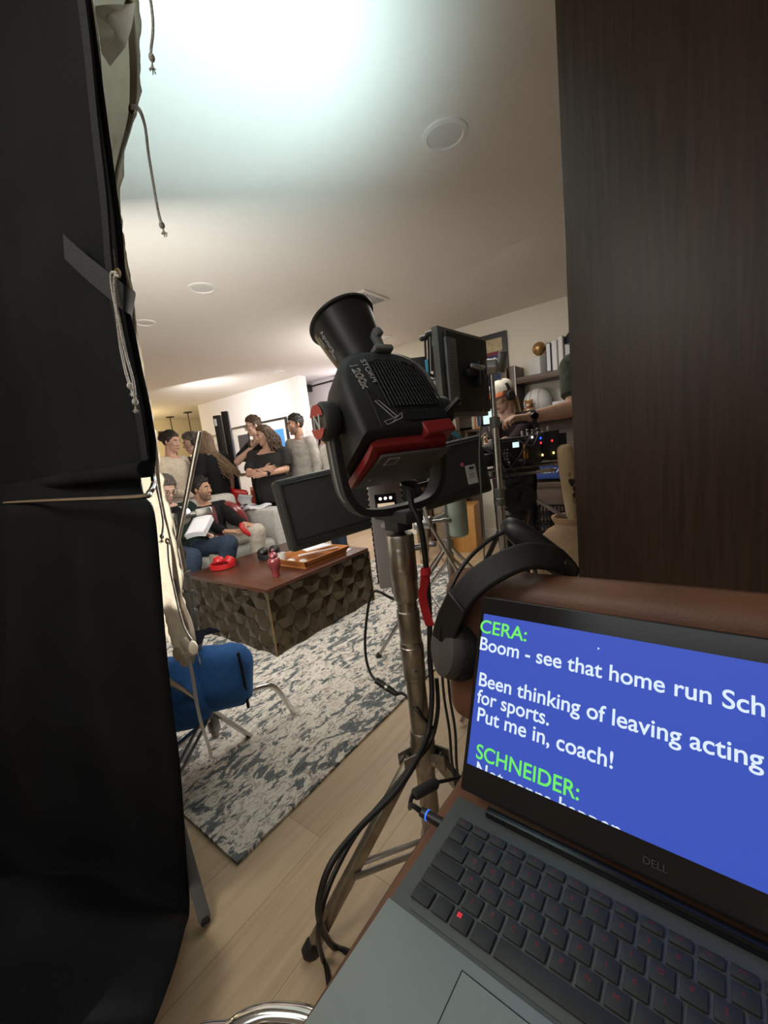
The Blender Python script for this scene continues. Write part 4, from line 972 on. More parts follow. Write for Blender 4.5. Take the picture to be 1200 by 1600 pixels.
# control box hanging behind the stand
bx0 = at(608, 830, 1.16); cbx = thing('lamp_control_box', 'grey ribbed lamp control box with amber display hanging behind the combo stand', 'control box', bx0)
fz_ = V((CAM.x-bx0.x, CAM.y-bx0.y, 0)).normalized(); sx_ = V((-fz_.y, fz_.x, 0)); sx_ = sx_ if sx_.dot(_r) > 0 else -sx_
up_ = (V((0, 0, 1))-sx_*.03).normalized(); Rx = M((sx_, -fz_, V((0, 0, 1)))).transposed()
b = B(); b.box(bx0, (.088, .12, .30), Rx, bevel=.005)
b.build('case', K['grey_box'], cbx)
b = B()
for i in range(18):
    for s in (-1, 1): b.box(bx0+sx_*s*.045+V((0, 0, -.13+i*.0152)), (.006, .11, .008), Rx)
b.build('ribs', K['blk'], cbx, smooth=False)
fc = bx0+fz_*.0605
B().box(fc+V((0, 0, .085)), (.058, .004, .062), Rx, bevel=.001).build('display_bezel', K['blk_gloss'], cbx)
B().box(fc+V((0, 0, .076))+fz_*.0025, (.046, .002, .03), Rx).build('display', K['lcd'], cbx, smooth=False)
for i in (-1, 0, 1): B().ell(fc+sx_*i*.014+V((0, 0, .104))+fz_*.003, (.004, .004, .004)).build('indicator_lamp', K['led_w'], cbx)
b = B(); b.box(fc+sx_*.0+V((0, 0, .03))+fz_*.001, (.04, .003, .012), Rx); b.build('label', K['sticker'], cbx, smooth=False)
B().ell(fc+sx_*.018+V((0, 0, -.06))+fz_*.002, (.016, .01, .022)).build('latch', K['steel'], cbx)
B().box(bx0+V((0, 0, .165)), (.05, .03, .04), Rx, bevel=.006).build('hanger', K['blk'], cbx)
B().cyl(bx0-V((0, 0, .15)), bx0-V((0, 0, .185)), .012).build('socket', K['blk'], cbx)
cc3 = thing('signal_cable', 'black cable looping from the control box down to its round connector over the rug', 'cable', bx0-V((0, 0, .2)))
q0 = bx0-V((0, 0, .185))
B().tube([q0, q0-V((0, 0, .02))+sx_*-.01, at(583, 925, 1.2), at(572, 975, 1.2), at(571, 1020, 1.18), at(578, 1050, 1.14), at(590, 1066, 1.10)], .0042, 8, 6).build('cable', K['rubber'], cc3)
e0 = at(588, 1063, 1.10); e1 = at(620, 1085, 1.06)
B().cyl(e0, e0+(e1-e0)*.45, .0095).build('connector', K['blk'], cc3); B().cyl(e0+(e1-e0)*.45, e0+(e1-e0)*.56, .0103).build('connector_ring', K['steel'], cc3); B().cyl(e0+(e1-e0)*.56, e1, .0095, .007).build('connector', K['blk'], cc3)
B().tube([e1, at(632, 1085, 1.04), V((PX+.02, PY-.03, .52)), V((PX+.035, PY+.01, .45))], .0042, 8, 6).build('cable', K['rubber'], cc3)
# ------------------------------------------------------------------ black flag, muslin and their stands
FY = .36
def edge_fn(pts, Y):
    """pixel polyline along a cloth edge -> (z, x) samples on the plane y=Y"""
    w3 = [yy(x, y, Y) for x, y in pts]; zs = [p.z for p in w3][::-1]; xs = [p.x for p in w3][::-1]
    def f(z):
        if z > zs[-1]: return xs[-1]+(z-zs[-1])*(xs[-1]-xs[-2])/(zs[-1]-zs[-2])*.2
        return float(np.interp(z, zs, xs))
    return f
ef = edge_fn([(145, 0), (153, 100), (163, 200), (174, 300), (181, 360), (183, 417), (190, 481), (204, 532), (215, 584), (224, 619), (237, 696), (241, 745)], FY)
fg = thing('black_flag', 'large black cloth flag on a steel rod frame filling the left side', 'flag', (-1.6, FY, 1.17))
ztop = 2.40; zbot = yy(240, 742, FY).z
def flagp(u, v):
    z = zbot+(ztop-zbot)*v; xr = ef(z); x = xr+(-2.75-xr)*u
    return V((x, FY+.012*math.sin(x*9+z*2)+.010*noise.noise((x*3, z*2.5, 1)) - .012*math.exp(-((z-zbot)/.03)**2), z))
B().grid(50, 40, flagp).build('upper_cloth', K['flag'], fg, solid=.004)
hm = B(); hm.tube([V((ef(zbot+.012)-.004-(2.75-.9)*i/24, FY-.012+.006*math.sin(i*.8), zbot+.012)) for i in range(25)], .016, 10); hm.build('hem_roll', K['flag'], fg)
B().strap([V((ef(z)-.010, FY-.008, z)) for z in np.linspace(zbot+.03, 2.38, 12)], (1, 0, 0), .026, .004, 3).build('edge_binding', K['flag_sheen'], fg)
rodp = [V((-2.75, FY-.06, yy(0, 786, FY).z)), yy(0, 786, FY-.06), yy(100, 781, FY-.06), yy(215, 776, FY-.055), yy(233, 770, FY-.05), yy(240, 757, FY-.03), yy(240, 748, FY), *[V((ef(z)-.035, FY+.014, z)) for z in np.linspace(1.28, 2.38, 12)], V((-2.75, FY+.014, 2.39))]
B().tube(rodp, .0048, 10, 6).build('rod_frame', K['chrome'], fg)
# lower flap
el = edge_fn([(240, 790), (250, 900), (258, 1000), (268, 1100), (281, 1200), (290, 1330), (296, 1420)], FY)
ecurve = [yy(216, 730, FY+.03), yy(224, 772, FY+.012), yy(240, 800, FY), yy(250, 900, FY), yy(258, 1000, FY), yy(268, 1100, FY), yy(281, 1200, FY), yy(290, 1330, FY), yy(296, 1420, FY-.01), at(288, 1455, .96), at(268, 1525, .90), at(240, 1600, .82), at(215, 1660, .76)]
ecurve = [V((p.x, p.y, max(.012, p.z))) for p in ecurve]
ecs, _ = spline(ecurve, 5)
fl = B()
def flap(u, v):
    k = v*(len(ecs)-1); i = min(int(k), len(ecs)-2); p = ecs[i].lerp(ecs[i+1], k-i)
    dn = max(0, (v-.2)/.8); q = p+V((-1, -.10-.42*dn, 0))*(2.4*u)
    wv = min(1, u*6)*min(1, v*3)
    q.y += wv*(.022*math.sin(q.x*14+v*3)+.014*noise.noise((q.x*5, v*4, 4)))
    return q
fl.grid(70, 60, flap); fl.build('lower_flap', K['flag'], fg, solid=.004)
tpz = [yy(100, 385, FY-.022), yy(130, 413, FY-.02), yy(165, 442, FY-.02), yy(193, 465, FY-.018), yy(207, 474, FY+.012), yy(207, 486, FY+.06)]
tape = B(); tape.strap(tpz, [V((.45, 0, .9)), V((.5, 0, .86)), V((.5, 0, .86)), V((.45, 0, .9)), V((.2, .3, .93)), V((0, .3, .95))], .040, .0012, 6)
tag(tape.build('tape_strip', K['tape']), 'strip of black gaffer tape stuck across the flag to the pale cloth edge', 'tape')

MYY = .46
em = edge_fn([(216, 0), (219, 60), (218, 140), (212, 180), (199, 215), (192, 250), (189, 300), (190, 360), (198, 409), (211, 489), (218, 538), (227, 599), (235, 633), (247, 700), (256, 760), (263, 790), (270, 830), (283, 900), (292, 950), (305, 1005)], MYY)
ms = thing('muslin_cloth', 'pale unbleached muslin sheet hanging behind the black flag', 'cloth', (-1.3, MYY, .7))
mz0 = yy(290, 1030, MYY).z; mz1 = 2.40
def mus(u, v):
    z = mz0+(mz1-mz0)*v; xr = em(z); x = xr-.42*u-(.0 if v > .1 else 0)
    c = .010*noise.noise((x*16, z*16, 2))+.006*noise.noise((x*45, z*45, 7))+.02*math.sin(x*30+2*noise.noise((0, z*3, 0)))*min(1, u*3)
    zq = z+(.03*math.sin(u*22)+.05*u if v < .03 else 0)
    return V((x, MYY+c+.03*u, zq))
B().grid(60, 200, mus).build('sheet', K['muslin'], ms, solid=.0015)
hb = B(); zs_ = np.linspace(mz0+.10, 2.38, 34)
hb.strap([V((em(z)-.008+.003*math.sin(z*17), MYY-.008-.004*math.sin(z*23), z)) for z in zs_], [V((1, .35*math.sin(i*.9), 0)) for i in range(34)], .017, .003, 3)
hb.build('hem', K['muslin_hem'], ms)
# folded corner near the top and gathered bottom
fo = [yy(x, y, MYY-.03) for x, y in ((150, 22), (190, 8), (212, 4), (206, 42), (196, 74), (172, 104), (158, 70))]
fb = B(); cen = sum(fo, V())/len(fo)
def fold(u, v):
    a = 2*PI*u; k = u*len(fo); i = int(k) % len(fo); p = fo[i].lerp(fo[(i+1) % len(fo)], k-int(k)); q = cen.lerp(p, v); return q+V((0, -.018*math.sin(v*PI)*(1+.5*math.sin(3*a)), 0))
fb.grid(29, 6, fold); fb.build('folded_corner', K['muslin'], ms)
gt = B(); g0 = yy(268, 905, MYY-.01); g1 = yy(295, 1012, MYY-.02)
gp = [yy(255, 915, MYY), yy(268, 955, MYY-.02), yy(286, 1000, MYY-.03), yy(300, 1022, MYY-.03)]
gt.tube(gp[2:], [.010, .012], 12, 3); 
for dx, dy, s in ((-20, 10, .012), (-9, 20, .011), (5, 0, .011)): gt.ell(yy(297+dx, 1012+dy, MYY-.03), (s*1.0, .01, s*1.6))
gt.build('gathered_corner', K['muslin'], ms)
sl = B(); sl.strap([yy(272, 905, MYY-.012), yy(284, 940, MYY-.012), yy(298, 975, MYY-.012), yy(304, 1010, MYY-.016), yy(300, 1036, MYY-.02)], [V((1, .3, .1))]*5, .012, .002, 5); sl.build('corner_tab', K['muslin_hem'], ms)
for (x, y) in ((206, 169), (200, 8), (183, 427), (262, 846)):
    c = yy(x, y, MYY-.03 if x > 190 else FY-.016)
    bb_ = B(); bb_.lathe([(.0035, -.001), (.0065, -.0022), (.0085, 0), (.0065, .0015), (.0035, .001)], c, frame_from((0.3, -1, 0)), 20, False); bb_.build('grommet', K['brass_edge'], ms)
def cord(label, pts, tass=True, r=.0022, twin=0):
    t = thing('tie_cord', label, 'cord', pts[0], 'cotton tie cords of the muslin'); 
    B().tube(pts, r, 7, 6).build('cord', K['cord'], t)
    if twin: B().tube([p+V((twin, -.002, .001)) for p in pts], r, 7, 6).build('cord', K['cord'], t)
    if tass:
        e = pts[-1]; d = (pts[-1]-pts[-2]).normalized(); b = B(); b.ell(e, (.0048, .0048, .006))
        for i in range(7):
            a = i*.9; q = e+d*.017+V((.005*math.cos(a), .005*math.sin(a), .002*math.sin(a*2))); b.tube([e, e+d*.008+(q-e)*.2, q], .0009, 5, 3)
        b.build('frayed_end', K['cord'], t)
Y1 = MYY-.036
cord('tie cord hanging from the brass grommet against the bright ceiling', [yy(206, 169, Y1), yy(218, 174, Y1-.01), yy(227, 200, Y1), yy(232, 240, Y1), yy(240, 290, Y1), yy(248, 335, Y1), yy(253, 352, Y1)], twin=.0038)
cord('short tie cord at the very top edge of the picture', [yy(208, -40, Y1), yy(231, -12, Y1), yy(238, 22, Y1), yy(239, 50, Y1), yy(236, 78, Y1), yy(237, 90, Y1)])
Y2 = FY-.03
cord('taped tie cord with knotted end, left one of the pair over the black flag', [yy(184, 427, Y2), yy(174, 427, Y2), yy(175, 450, Y2), yy(182, 490, Y2), yy(188, 540, Y2), yy(196, 580, Y2), yy(203, 603, Y2)])
cord('taped tie cord with knotted end, right one of the pair over the black flag', [yy(187, 432, Y2), yy(179, 434, Y2), yy(181, 470, Y2), yy(188, 510, Y2), yy(197, 555, Y2), yy(208, 595, Y2), yy(211, 628, Y2)])
Y3 = MYY-.04
cord('tie cord running down the pale cloth edge beside the seated men', [yy(230, 652, Y3), yy(231, 690, Y3), yy(240, 735, Y3), yy(248, 775, Y3), yy(255, 815, Y3), yy(253, 838, Y3)], twin=.0036)
cord('long tie cord slack along the lower cloth edge', [yy(262, 846, Y3), yy(264, 880, Y3), yy(271, 915, Y3), yy(280, 955, Y3), yy(290, 985, Y3), yy(300, 1000, Y3)], False)
cord('tie cords dangling from the gathered cloth corner beside the blue sandbag', [yy(294, 1020, Y3), yy(302, 1055, Y3), yy(309, 1100, Y3), yy(317, 1135, Y3), yy(327, 1165, Y3), yy(332, 1188, Y3)], twin=-.004)

# folding stand of the flag
fs = thing('folding_stand', 'grey flat-legged folding stand half hidden behind the black flag', 'light stand', (-1.45, .47, 0))
FC = V((-1.45, .47, 0))
B().cyl(FC+V((0, 0, .10)), FC+V((0, 0, 2.0)), .016).build('column', K['grey_metal'], fs)
B().cyl(FC+V((0, 0, .40)), FC+V((0, 0, .50)), .026).build('leg_collar', K['grey_metal'], fs); B().cyl(FC+V((0, 0, .08)), FC+V((0, 0, .13)), .024).build('lower_collar', K['grey_metal'], fs)
f1 = zz(388, 1146, .025); f2 = zz(321, 1440, .012)
for f, w_ in ((f1, .02), (f2, .02), (V((-1.15, 1.0, .012))*0+V((-.86, .78, .02))*0+FC*2-(f1+f2)/2+V((.0, 0, .0)), .02)):
    if f == f1: h = zz(262, 1042, .40)*0+FC+V((-.01, .012, .60))
    else: h = FC+V((0, 0, .45))
    f = V(f); f.z = .016; t = (f-h).normalized(); sv = t.cross(V((0, 0, 1))).normalized(); R_ = M((sv, t.cross(sv), t)).transposed()
    lg = B().box((h+f)/2, (.030, .014, (f-h).length), R_, bevel=.002).build('leg', K['flagleg'] if f.x > -1.2 else K['steel'], fs)
    B().box(f+V((0, 0, .000)), (.024, .015, .02), R_, bevel=.004).build('rubber_foot', K['blk'], lg)
    q = h.lerp(f, .58)
    for s in (-1, 1): B().tube([FC+V((0, 0, .11))+sv*s*.014, q+sv*s*.014], .006, 6).build('brace', K['steel'], fs)
# C-stand beside the muslin with grip head and arm
s0 = at(298, 950, 1.75); BX, BY = s0.x, s0.y
cs_ = thing('grip_stand', 'silver grip stand with knuckle and slanted arm left of the coffee table', 'light stand', (BX, BY, 0)); Q = lambda z: V((BX, BY, z))
ztopc = at(277, 808, 1.75).z
B().cyl(Q(.62), Q(ztopc), .0125).build('riser_tube', K['steel'], cs_)
B().cyl(Q(.10), Q(.66), .0165).build('lower_tube', K['steel'], cs_)
for z in (.62, .70, .78): B().lathe([(.014, -.035), (.022, -.033), (.022, .02), (.024, .022), (.024, .034), (.014, .036)], Q(z), n=24).build('lock_collar', K['grey_metal'], cs_)
for a, L_, zh in ((math.atan2(1.08-BY, -1.51-BX), math.hypot(1.08-BY, -1.51-BX), .22), (math.radians(160), .48, .16), (math.radians(285), .42, .19)):
    d = V((math.cos(a), math.sin(a), 0))
    B().tube([Q(zh)+d*.02, Q(zh+.0)+d*.07, Q(zh-.005)+d*(L_*.62), Q(zh-.05)+d*(L_*.82), Q(.015)+d*L_], .0125, 10, 5).build('leg', K['chrome'], cs_)
    B().cyl(Q(zh-.03), Q(zh+.03), .024).build('leg_sleeve', K['cast'], cs_)
kn = at(282, 806, 1.75)
hdv = (_r*.9+_f*.3).normalized()
b = B(); b.lathe([(.014, -.02), (.034, -.018), (.036, 0), (.034, .014), (.012, .016)], kn, frame_from(-_f+_r*-.3), 28); b.build('grip_head', K['cast'], cs_)
b = B(); b.lathe([(.012, -.02), (.032, -.018), (.034, 0), (.032, .014), (.012, .016)], at(276, 868, 1.78), frame_from(_f*-.6+_r*.7), 28); b.build('grip_head', K['cast'], cs_)
b = B(); b.cyl(kn, kn+hdv*.06+V((0, 0, .012)), .009); b.box(kn+hdv*.085+V((0, 0, .017)), (.022, .03, .06), frame_from(hdv+V((0, 0, .2))), bevel=.007); b.build('tee_handle', K['cast'], cs_)
b = B(); b.cyl(kn-hdv*.02, kn-hdv*.03-V((0, 0, .04)), .014); b.box(kn-hdv*.03, (.04, .03, .022), frame_from((0, 0, 1), hdv), bevel=.006); b.build('spigot', K['cast'], cs_)
B().cyl(at(312, 674, 1.62), at(262, 925, 1.80), .0095).build('grip_arm', K['steel'], cs_)
# blue sandbag over the leg
sb = thing('sandbag', 'blue saddle sandbag slung over the legs of the grip stand', 'sandbag', at(335, 1060, 1.72))
def lobe(cx, cy, D, wx, hz, ph, nm):
    c = at(cx, cy, D); b = B(); R_ = frame_from(V((-.25, .15, 1)), _f); b2 = B()
    n = 28
    rings = []
    for j in range(13):
        t = -1+2*j/12; k = (1-abs(t)**3.2)**.5 if abs(t) < 1 else .05
        rings.append((c+R_ @ V((.01*math.sin(t*3+ph), 0, t*hz)), R_, wx*(.55+.45*k)*(1.06-.10*t), (.075*k+.012)))
    b.loft(rings, n, sq=2.6)
    o = b.build(nm, K['sandbag'], sb, angle=70)
    for v in o.data.vertices:
        q = v.co*9; v.co += V((noise.noise(q), noise.noise(q+V((5, 0, 0))), noise.noise(q+V((0, 9, 0)))))*.014
    return o
lobe(346, 1056, 1.70, .115, .125, 0, 'bag_lobe'); lobe(280, 1080, 1.74, .11, .14, 2, 'bag_lobe')
B().strap([at(300, 1010, 1.70), at(312, 985, 1.72), at(332, 990, 1.71)], (.3, .5, 0), .07, .012, 6).build('saddle_web', K['navy'], sb)
B().tube([at(372, 1020, 1.62), at(381, 1060, 1.61), at(388, 1105, 1.63)], .006, 8, 5).build('seam_binding', K['navy'], sb)

# ------------------------------------------------------------------ large black panel behind the lamp, on its own grip stand
TL, BL_, TR, BR_ = at(424, 753, 1.62), at(459, 862, 1.62), at(742, 680, 2.12), at(778, 765, 2.12)
pc = (TL+BL_+TR+BR_)/4; pu = ((TR+BR_)-(TL+BL_))/2; pv = ((TL+TR)-(BL_+BR_))/2; pw = pu.length; pu.normalize(); pv -= pu*pv.dot(pu); ph = pv.length; pv.normalize(); pn = pu.cross(pv)
if pn.dot(CAM-pc) < 0: pn = -pn
RP = M((pu, pv, pu.cross(pv))).transposed()
bp_ = thing('padded_panel', 'large black padded panel tilted behind the film lamp', 'panel', pc)
B().box(pc-pn*.03, (pw, ph, .075), RP, bevel=.016, seg=4).build('shell', K['panel_cloth'], bp_)
fr_ = B()
fr_.tube([pc+pu*(sx*pw*.478)+pv*(sy*ph*.42)+pn*.009 for sx, sy in ((-1, -1), (1, -1), (1, 1), (-1, 1))], .0045, 6, closed=True); fr_.build('edge_seam', K['blk'], bp_)
B().box(pc+pv*(-ph*.36)+pn*.008, (pw*.95, .008, .004), RP).build('lower_seam', K['lamp_blk'], bp_)
def onpan(x, y, k=.0085): return onplane(x, y, pc+pn*k, pn)
# sticker (coded square left out)
s1 = onpan(737, 741); b = B()
Rs = M.Rotation(-.03, 3, pn) @ RP
b.box(s1, (.062, .092, .0012), Rs); stk = b.build('asset_sticker', K['sticker'], bp_, smooth=False)
b = B(); b.box(s1+pv*.030+pu*.006+pn*.001, (.03, .013, .0006), Rs); b.build('label_print', K['blk'], stk, smooth=False)
b = B()
for i in range(5): b.box(s1+pv*(.016-.0)+pu*(-.016+.008*i)+pn*.001, (.004, .003, .0006), Rs)
for i in range(3): b.box(s1+pv*(.004-.009*i)+pn*.001, (.038, .0025, .0006), Rs)
b.build('label_lines', K['blk'], stk, smooth=False)
b = B(); b.lathe([(.001, .0012), (.010, .0012), (.010, 0)], onpan(722, 726, .009), frame_from(pn), 20); b.build('pink_dot', K['pink'], bp_)
b = B(); b.grid(8, 4, lambda u, v: onpan(690+30*u, 655+26*u+14*v-8*u*v, .012)); b.build('blue_tape_tab', K['blue_tape'], bp_, solid=.002)
b = B(); b.prism([(-.012, -.03), (.012, -.03), (.012, .02), (0, .034), (-.012, .02)], 0, .006, mtx(onpan(524, 742), pu, pv, pn)); b.cyl(onpan(524, 738, .014), onpan(524, 738, .02), .005); b.build('mount_plate', K['cast'], bp_)
gs0 = at(703, 880, 2.28); GX, GY = gs0.x, gs0.y
gs = thing('grip_stand', 'silver grip stand with white braced legs behind the combo stand, holding the black panel', 'light stand', (GX, GY, 0)); G = lambda z: V((GX, GY, z))
B().cyl(G(.06), G(1.12), .0165).build('column', K['steel'], gs)
zc_ = at(700, 848, 2.28).z
B().cyl(G(zc_-.03), G(zc_+.02), .03).build('leg_collar', K['cast'], gs); B().cyl(G(.06), G(.10), .026).build('lower_collar', K['cast'], gs)
for k_, (fx, fy) in enumerate(((-1.46, 1.68), (-1.02, 2.62), (-1.80, 2.52))):
    f = V((fx, fy, .02)); h = G(zc_-.01); t = (f-h).normalized(); sv = t.cross(V((0, 0, 1))).normalized(); R_ = M((sv, t.cross(sv), t)).transposed()
    lg = B().box((h+f)/2, (.024, .014, (f-h).length), R_, bevel=.002).build('leg', K['steel'], gs); B().box(f+V((0, 0, -.001)), (.03, .026, .03), R_, bevel=.004).build('rubber_foot', K['blk'], lg)
    B().tube([G(.08), h.lerp(f, .6)], .007, 6).build('brace', K['steel'], gs)
kk = at(668, 816, 2.1); ga = at(722, 905, 2.24); gb_ = at(640, 765, 2.0)
B().cyl(ga, gb_, .0085).build('grip_arm', K['steel'], gs)
b = B(); b.lathe([(.012, -.03), (.032, -.028), (.034, 0), (.032, .02), (.012, .022)], kk, frame_from(-_f*.5+_r*.8), 28); b.cyl(kk, kk+_r*.09+V((0, 0, .01)), .010); b.box(kk+_r*.1+V((0, 0, .01)), (.024, .024, .05), frame_from(_r), bevel=.006); b.box(kk-_r*.05-V((0, 0, .02)), (.05, .03, .04), bevel=.008); b.build('grip_head', K['cast'], gs)
B().cyl(kk, V((GX, GY, kk.z+.0)), .011).build('head_spigot', K['cast'], gs)
# pale green canister clamped on that stand
gc = at(710, 805, 2.30); cn = thing('canister', 'pale green cylinder hanging beside the silver grip stand', 'canister', gc)
gcc = V((GX, GY, 0))+_r0*.066
B().lathe([(.001, .655), (.035, .66), (.052, .672), (.056, .69), (.056, .98), (.05, 1.01), (.02, 1.03)], (gcc.x, gcc.y, 0), n=32).build('body', K['green_can'], cn)
B().tube([V((GX, GY, .72))+_r0*.012, V((GX, GY, .72))+_r0*.014], .012, 8).build('clamp', K['cast'], cn)
# transmitter with antenna beside the yoke
tb0 = at(661, 765, 1.16); tr = thing('transmitter_box', 'small black wireless box with white label and orange base below the film lamp', 'transmitter', tb0)
Rt = M((_r, (-_d), -_f)).transposed() @ M.Rotation(.25, 3, 'Z')
B().box(tb0, (.05, .04, .035), Rt, bevel=.004).build('case', K['blk'], tr); B().box(tb0-Rt.col[1]*.024, (.055, .008, .036), Rt, bevel=.002).build('orange_base', K['orange'], tr)
B().box(tb0+Rt.col[0]*.027+Rt.col[1]*.012, (.014, .03, .03), Rt, bevel=.001).build('white_label', K['sticker'], tr); B().lathe([(.007, 0), (.007, .006), (.004, .007)], tb0-_f*.018, frame_from(-_f), 16).build('socket', K['brass_edge'], tr)
B().cone_ball(tb0-Rt.col[0]*.02+Rt.col[1]*.02, tb0-Rt.col[0]*.045+Rt.col[1]*.035, .014, .011).build('cable_boot', K['blk_matte'], tr)
B().tube([tb0-Rt.col[1]*.026, tb0-Rt.col[1]*.05-_r*.0+_f*.1, kk-(ga-gb_).normalized()*-.02], .006, 6).build('mount_arm', K['cast'], tr)

# ------------------------------------------------------------------ monitor on its stand
m0 = at(684, 580, 1.80); mh = at(755, 590, 2.16)-m0; mh.z = 0; MW = mh.length; mh.normalize(); mnl = V((mh.y, -mh.x, 0))      # back faces the viewpoint's right
MH_ = .37; mz = m0.z-.005
mc = V((m0.x, m0.y, mz))+mh*(MW/2)
RM = M((mh, V((0, 0, 1)), mh.cross(V((0, 0, 1))))).transposed()
mo = thing('video_monitor', 'dark grey video monitor seen from behind on a silver stand', 'monitor', mc-V((0, 0, MH_/2)))
B().box(mc, (MW, MH_, .030), RM, bevel=.004).build('bezel_frame', K['grey_metal'], mo)
B().box(mc+mnl*.022+mh*.015, (MW*.90, MH_*.90, .022), RM, bevel=.006).build('back_cover', K['blk_matte'], mo)
vg = B().box(mc-mh*(MW*.36)+mnl*.036, (MW*.20, MH_*.74, .012), RM, bevel=.003).build('vent_panel', K['lever'], mo)
b = B()
for i in range(20):
    for j in range(4): b.lathe([(.0028, .001), (.001, .001)], mc-mh*(MW*.36-.022+.013*j-.006*(i % 2))+mnl*.0415+V((0, 0, -.105+i*.011)), frame_from(mnl), 6)
b.build('vent_holes', K['blk'], vg)
B().box(mc+mnl*.05+mh*.06, (.05, .11, .05), RM, bevel=.004).build('mount_block', K['blk'], mo); B().box(mc+mnl*.05+mh*.02, (.14, .03, .03), RM, bevel=.004).build('mount_bar', K['blk'], mo)
for s in (-1, 1): B().box(mc-mnl*.0165+mh*0, (MW*.95, MH_*.93, .002), RM).build('screen_glass', K['blk_gloss'], mo) if s > 0 else None
s0 = at(776, 700, 1.98); SX, SY = s0.x, s0.y; SQ = lambda z: V((SX, SY, z))
ms_ = thing('light_stand', 'silver pole stand with wing-nut head right of the monitor', 'light stand', (SX, SY, 0))
hz = at(768, 578, 1.98).z
zA, zB, zC = at(772, 660, 1.98).z, at(781, 770, 1.98).z, at(782, 785, 1.98).z
B().cyl(SQ(zA), SQ(hz), .0115).build('upper_tube', K['steel'], ms_); B().cyl(SQ(zB), SQ(zA), .0165).build('middle_tube', K['steel'], ms_); B().cyl(SQ(.08), SQ(zB), .019).build('lower_tube', K['steel'], ms_)
for z, h_ in ((zA, .05), (zB, .045), (zB-.045, .03)): B().lathe([(.018, -h_/2), (.0235, -h_/2+.003), (.0235, h_/2-.003), (.018, h_/2)], SQ(z), n=24).build('lock_collar', K['grey_metal'], ms_)
hd = SQ(hz)
b = B(); b.ell(hd+V((0, 0, .01)), (.036, .030, .034)); b.lathe([(.03, -.024), (.036, -.018), (.036, .018), (.03, .024)], hd+V((0, 0, .012)), frame_from((mc-hd).normalized()+V((0, 0, .1))), 24); b.build('grip_head', K['cast'], ms_)
b = B(); wv_ = -_r; b.cone_ball(hd+wv_*.035+V((0, 0, .008)), hd+wv_*.085+V((0, 0, .016)), .011, .014, 10); b.build('wing_nut', K['cast'], ms_)
b = B(); b.cyl(hd, mc+mnl*.06+mh*.06, .010); b.build('mount_spigot', K['cast'], ms_)
b = B(); b.box(hd+_r*.05+V((0, 0, .035)), (.04, .012, .09), frame_from((.2, 0, 1), _f), bevel=.004); b.build('grip_plate', K['cast'], ms_)
for i in range(3):
    a = .4+i*2*PI/3; d = V((math.cos(a), math.sin(a), 0)); B().tube([SQ(.34), SQ(.34)+d*.08-V((0, 0, .03)), SQ(.015)+d*.46], .011, 8, 5).build('leg', K['chrome'], ms_)
# wireless video unit on its own pole
w0 = at(683, 640, 2.45); wx, wy = w0.x, w0.y
wt = thing('wireless_receiver', 'black wireless video receiver with stalk antennas on a silver pole left of the monitor', 'receiver', (wx, wy, 0))
B().cyl((wx, wy, .02), (wx, wy, w0.z-.04), .019).build('pole', K['steel'], wt); B().cyl((wx, wy, w0.z-.05), (wx, wy, w0.z+.07), .0235).build('pole_collar', K['steel'], wt); B().cyl((wx, wy, w0.z+.07), at(680, 595, 2.45), .009).build('spigot', K['steel'], wt)
for i in range(3):
    a = .9+i*2*PI/3; d = V((math.cos(a), math.sin(a), 0)); B().tube([V((wx, wy, .5)), V((wx, wy, .012))+d*.42], .011, 8).build('leg', K['steel'], wt)
wb0 = at(652, 578, 2.42)
Rw = M((_r0, V((-_r0.y, _r0.x, 0)), V((0, 0, 1)))).transposed()
B().box(wb0, (.10, .05, .13), Rw, bevel=.006).build('case', K['blk_matte'], wt); B().box(at(667, 574, 2.40), (.014, .03, .08), Rw, bevel=.002).build('blue_strip', K['blue_tape'], wt)
for x, y0_, y1_ in ((664, 575, 530), (669, 585, 524), (673, 580, 522), (677, 590, 540)): 
    ant = B().tube([at(x+2, y0_, 2.42), at(x, y1_, 2.42)], .0065, 8).build('antenna', K['blk'], wt)
for x, y in ((661, 529), (670, 522)): B().cone_ball(at(x-2, y, 2.42), at(x+3, y-1, 2.42), .016, .016).build('antenna_cap', K['blk'], wt)
B().cyl(at(672, 594, 2.42), at(684, 592, 2.45), .007).build('bracket', K['steel'], wt); B().cyl(wb0, at(683, 590, 2.45), .01).build('bracket', K['blk'], wt)

# ------------------------------------------------------------------ cinema camera on tripod
c0 = at(800, 705, 2.4); CU = (_r0*.96+_f*.0); CU.z = 0; CU.normalize(); CN = V((CU.y, -CU.x, 0))   # CU to the rear, CN to the viewer
RC = M((CU, -CN, V((0, 0, 1)))).transposed(); CQ = lambda u, n, z: c0+CU*u+CN*n+V((0, 0, z))
cm = thing('cinema_camera', 'black cinema camera rig with orange tape and small lit buttons', 'camera', c0-V((0, 0, .12)))
def cb_(name, c, sz, m, par=None, bev=.004): return B().box(CQ(*c), sz, RC, bevel=bev).build(name, K[m] if isinstance(m, str) else m, par or cm)
bd = cb_('body', (.02, 0, 0), (.24, .15, .15), 'blk_matte', bev=.01)
cb_('side_panel', (-.005, .078, -.005), (.15, .01, .13), 'lamp_grey' if 0 else 'blk', bd)
cb_('status_screen', (-.005, .0835, .035), (.034, .003, .028), 'disp', bd, .001)
o_ = cb_('orange_tape', (.045, .0845, -.005), (.024, .002, .075), 'orange', bd, .0005); lettering('A CAM', mtx(CQ(.038, .0858, .025), V((0, 0, -1)), CU, CN), .012, K['blk'], o_)
for i in range(4):
    for j in range(2): B().ell(CQ(-.068+j*.016, .083, .015-i*.017), (.004, .003, .004)).build('button', K['sticker'], bd)
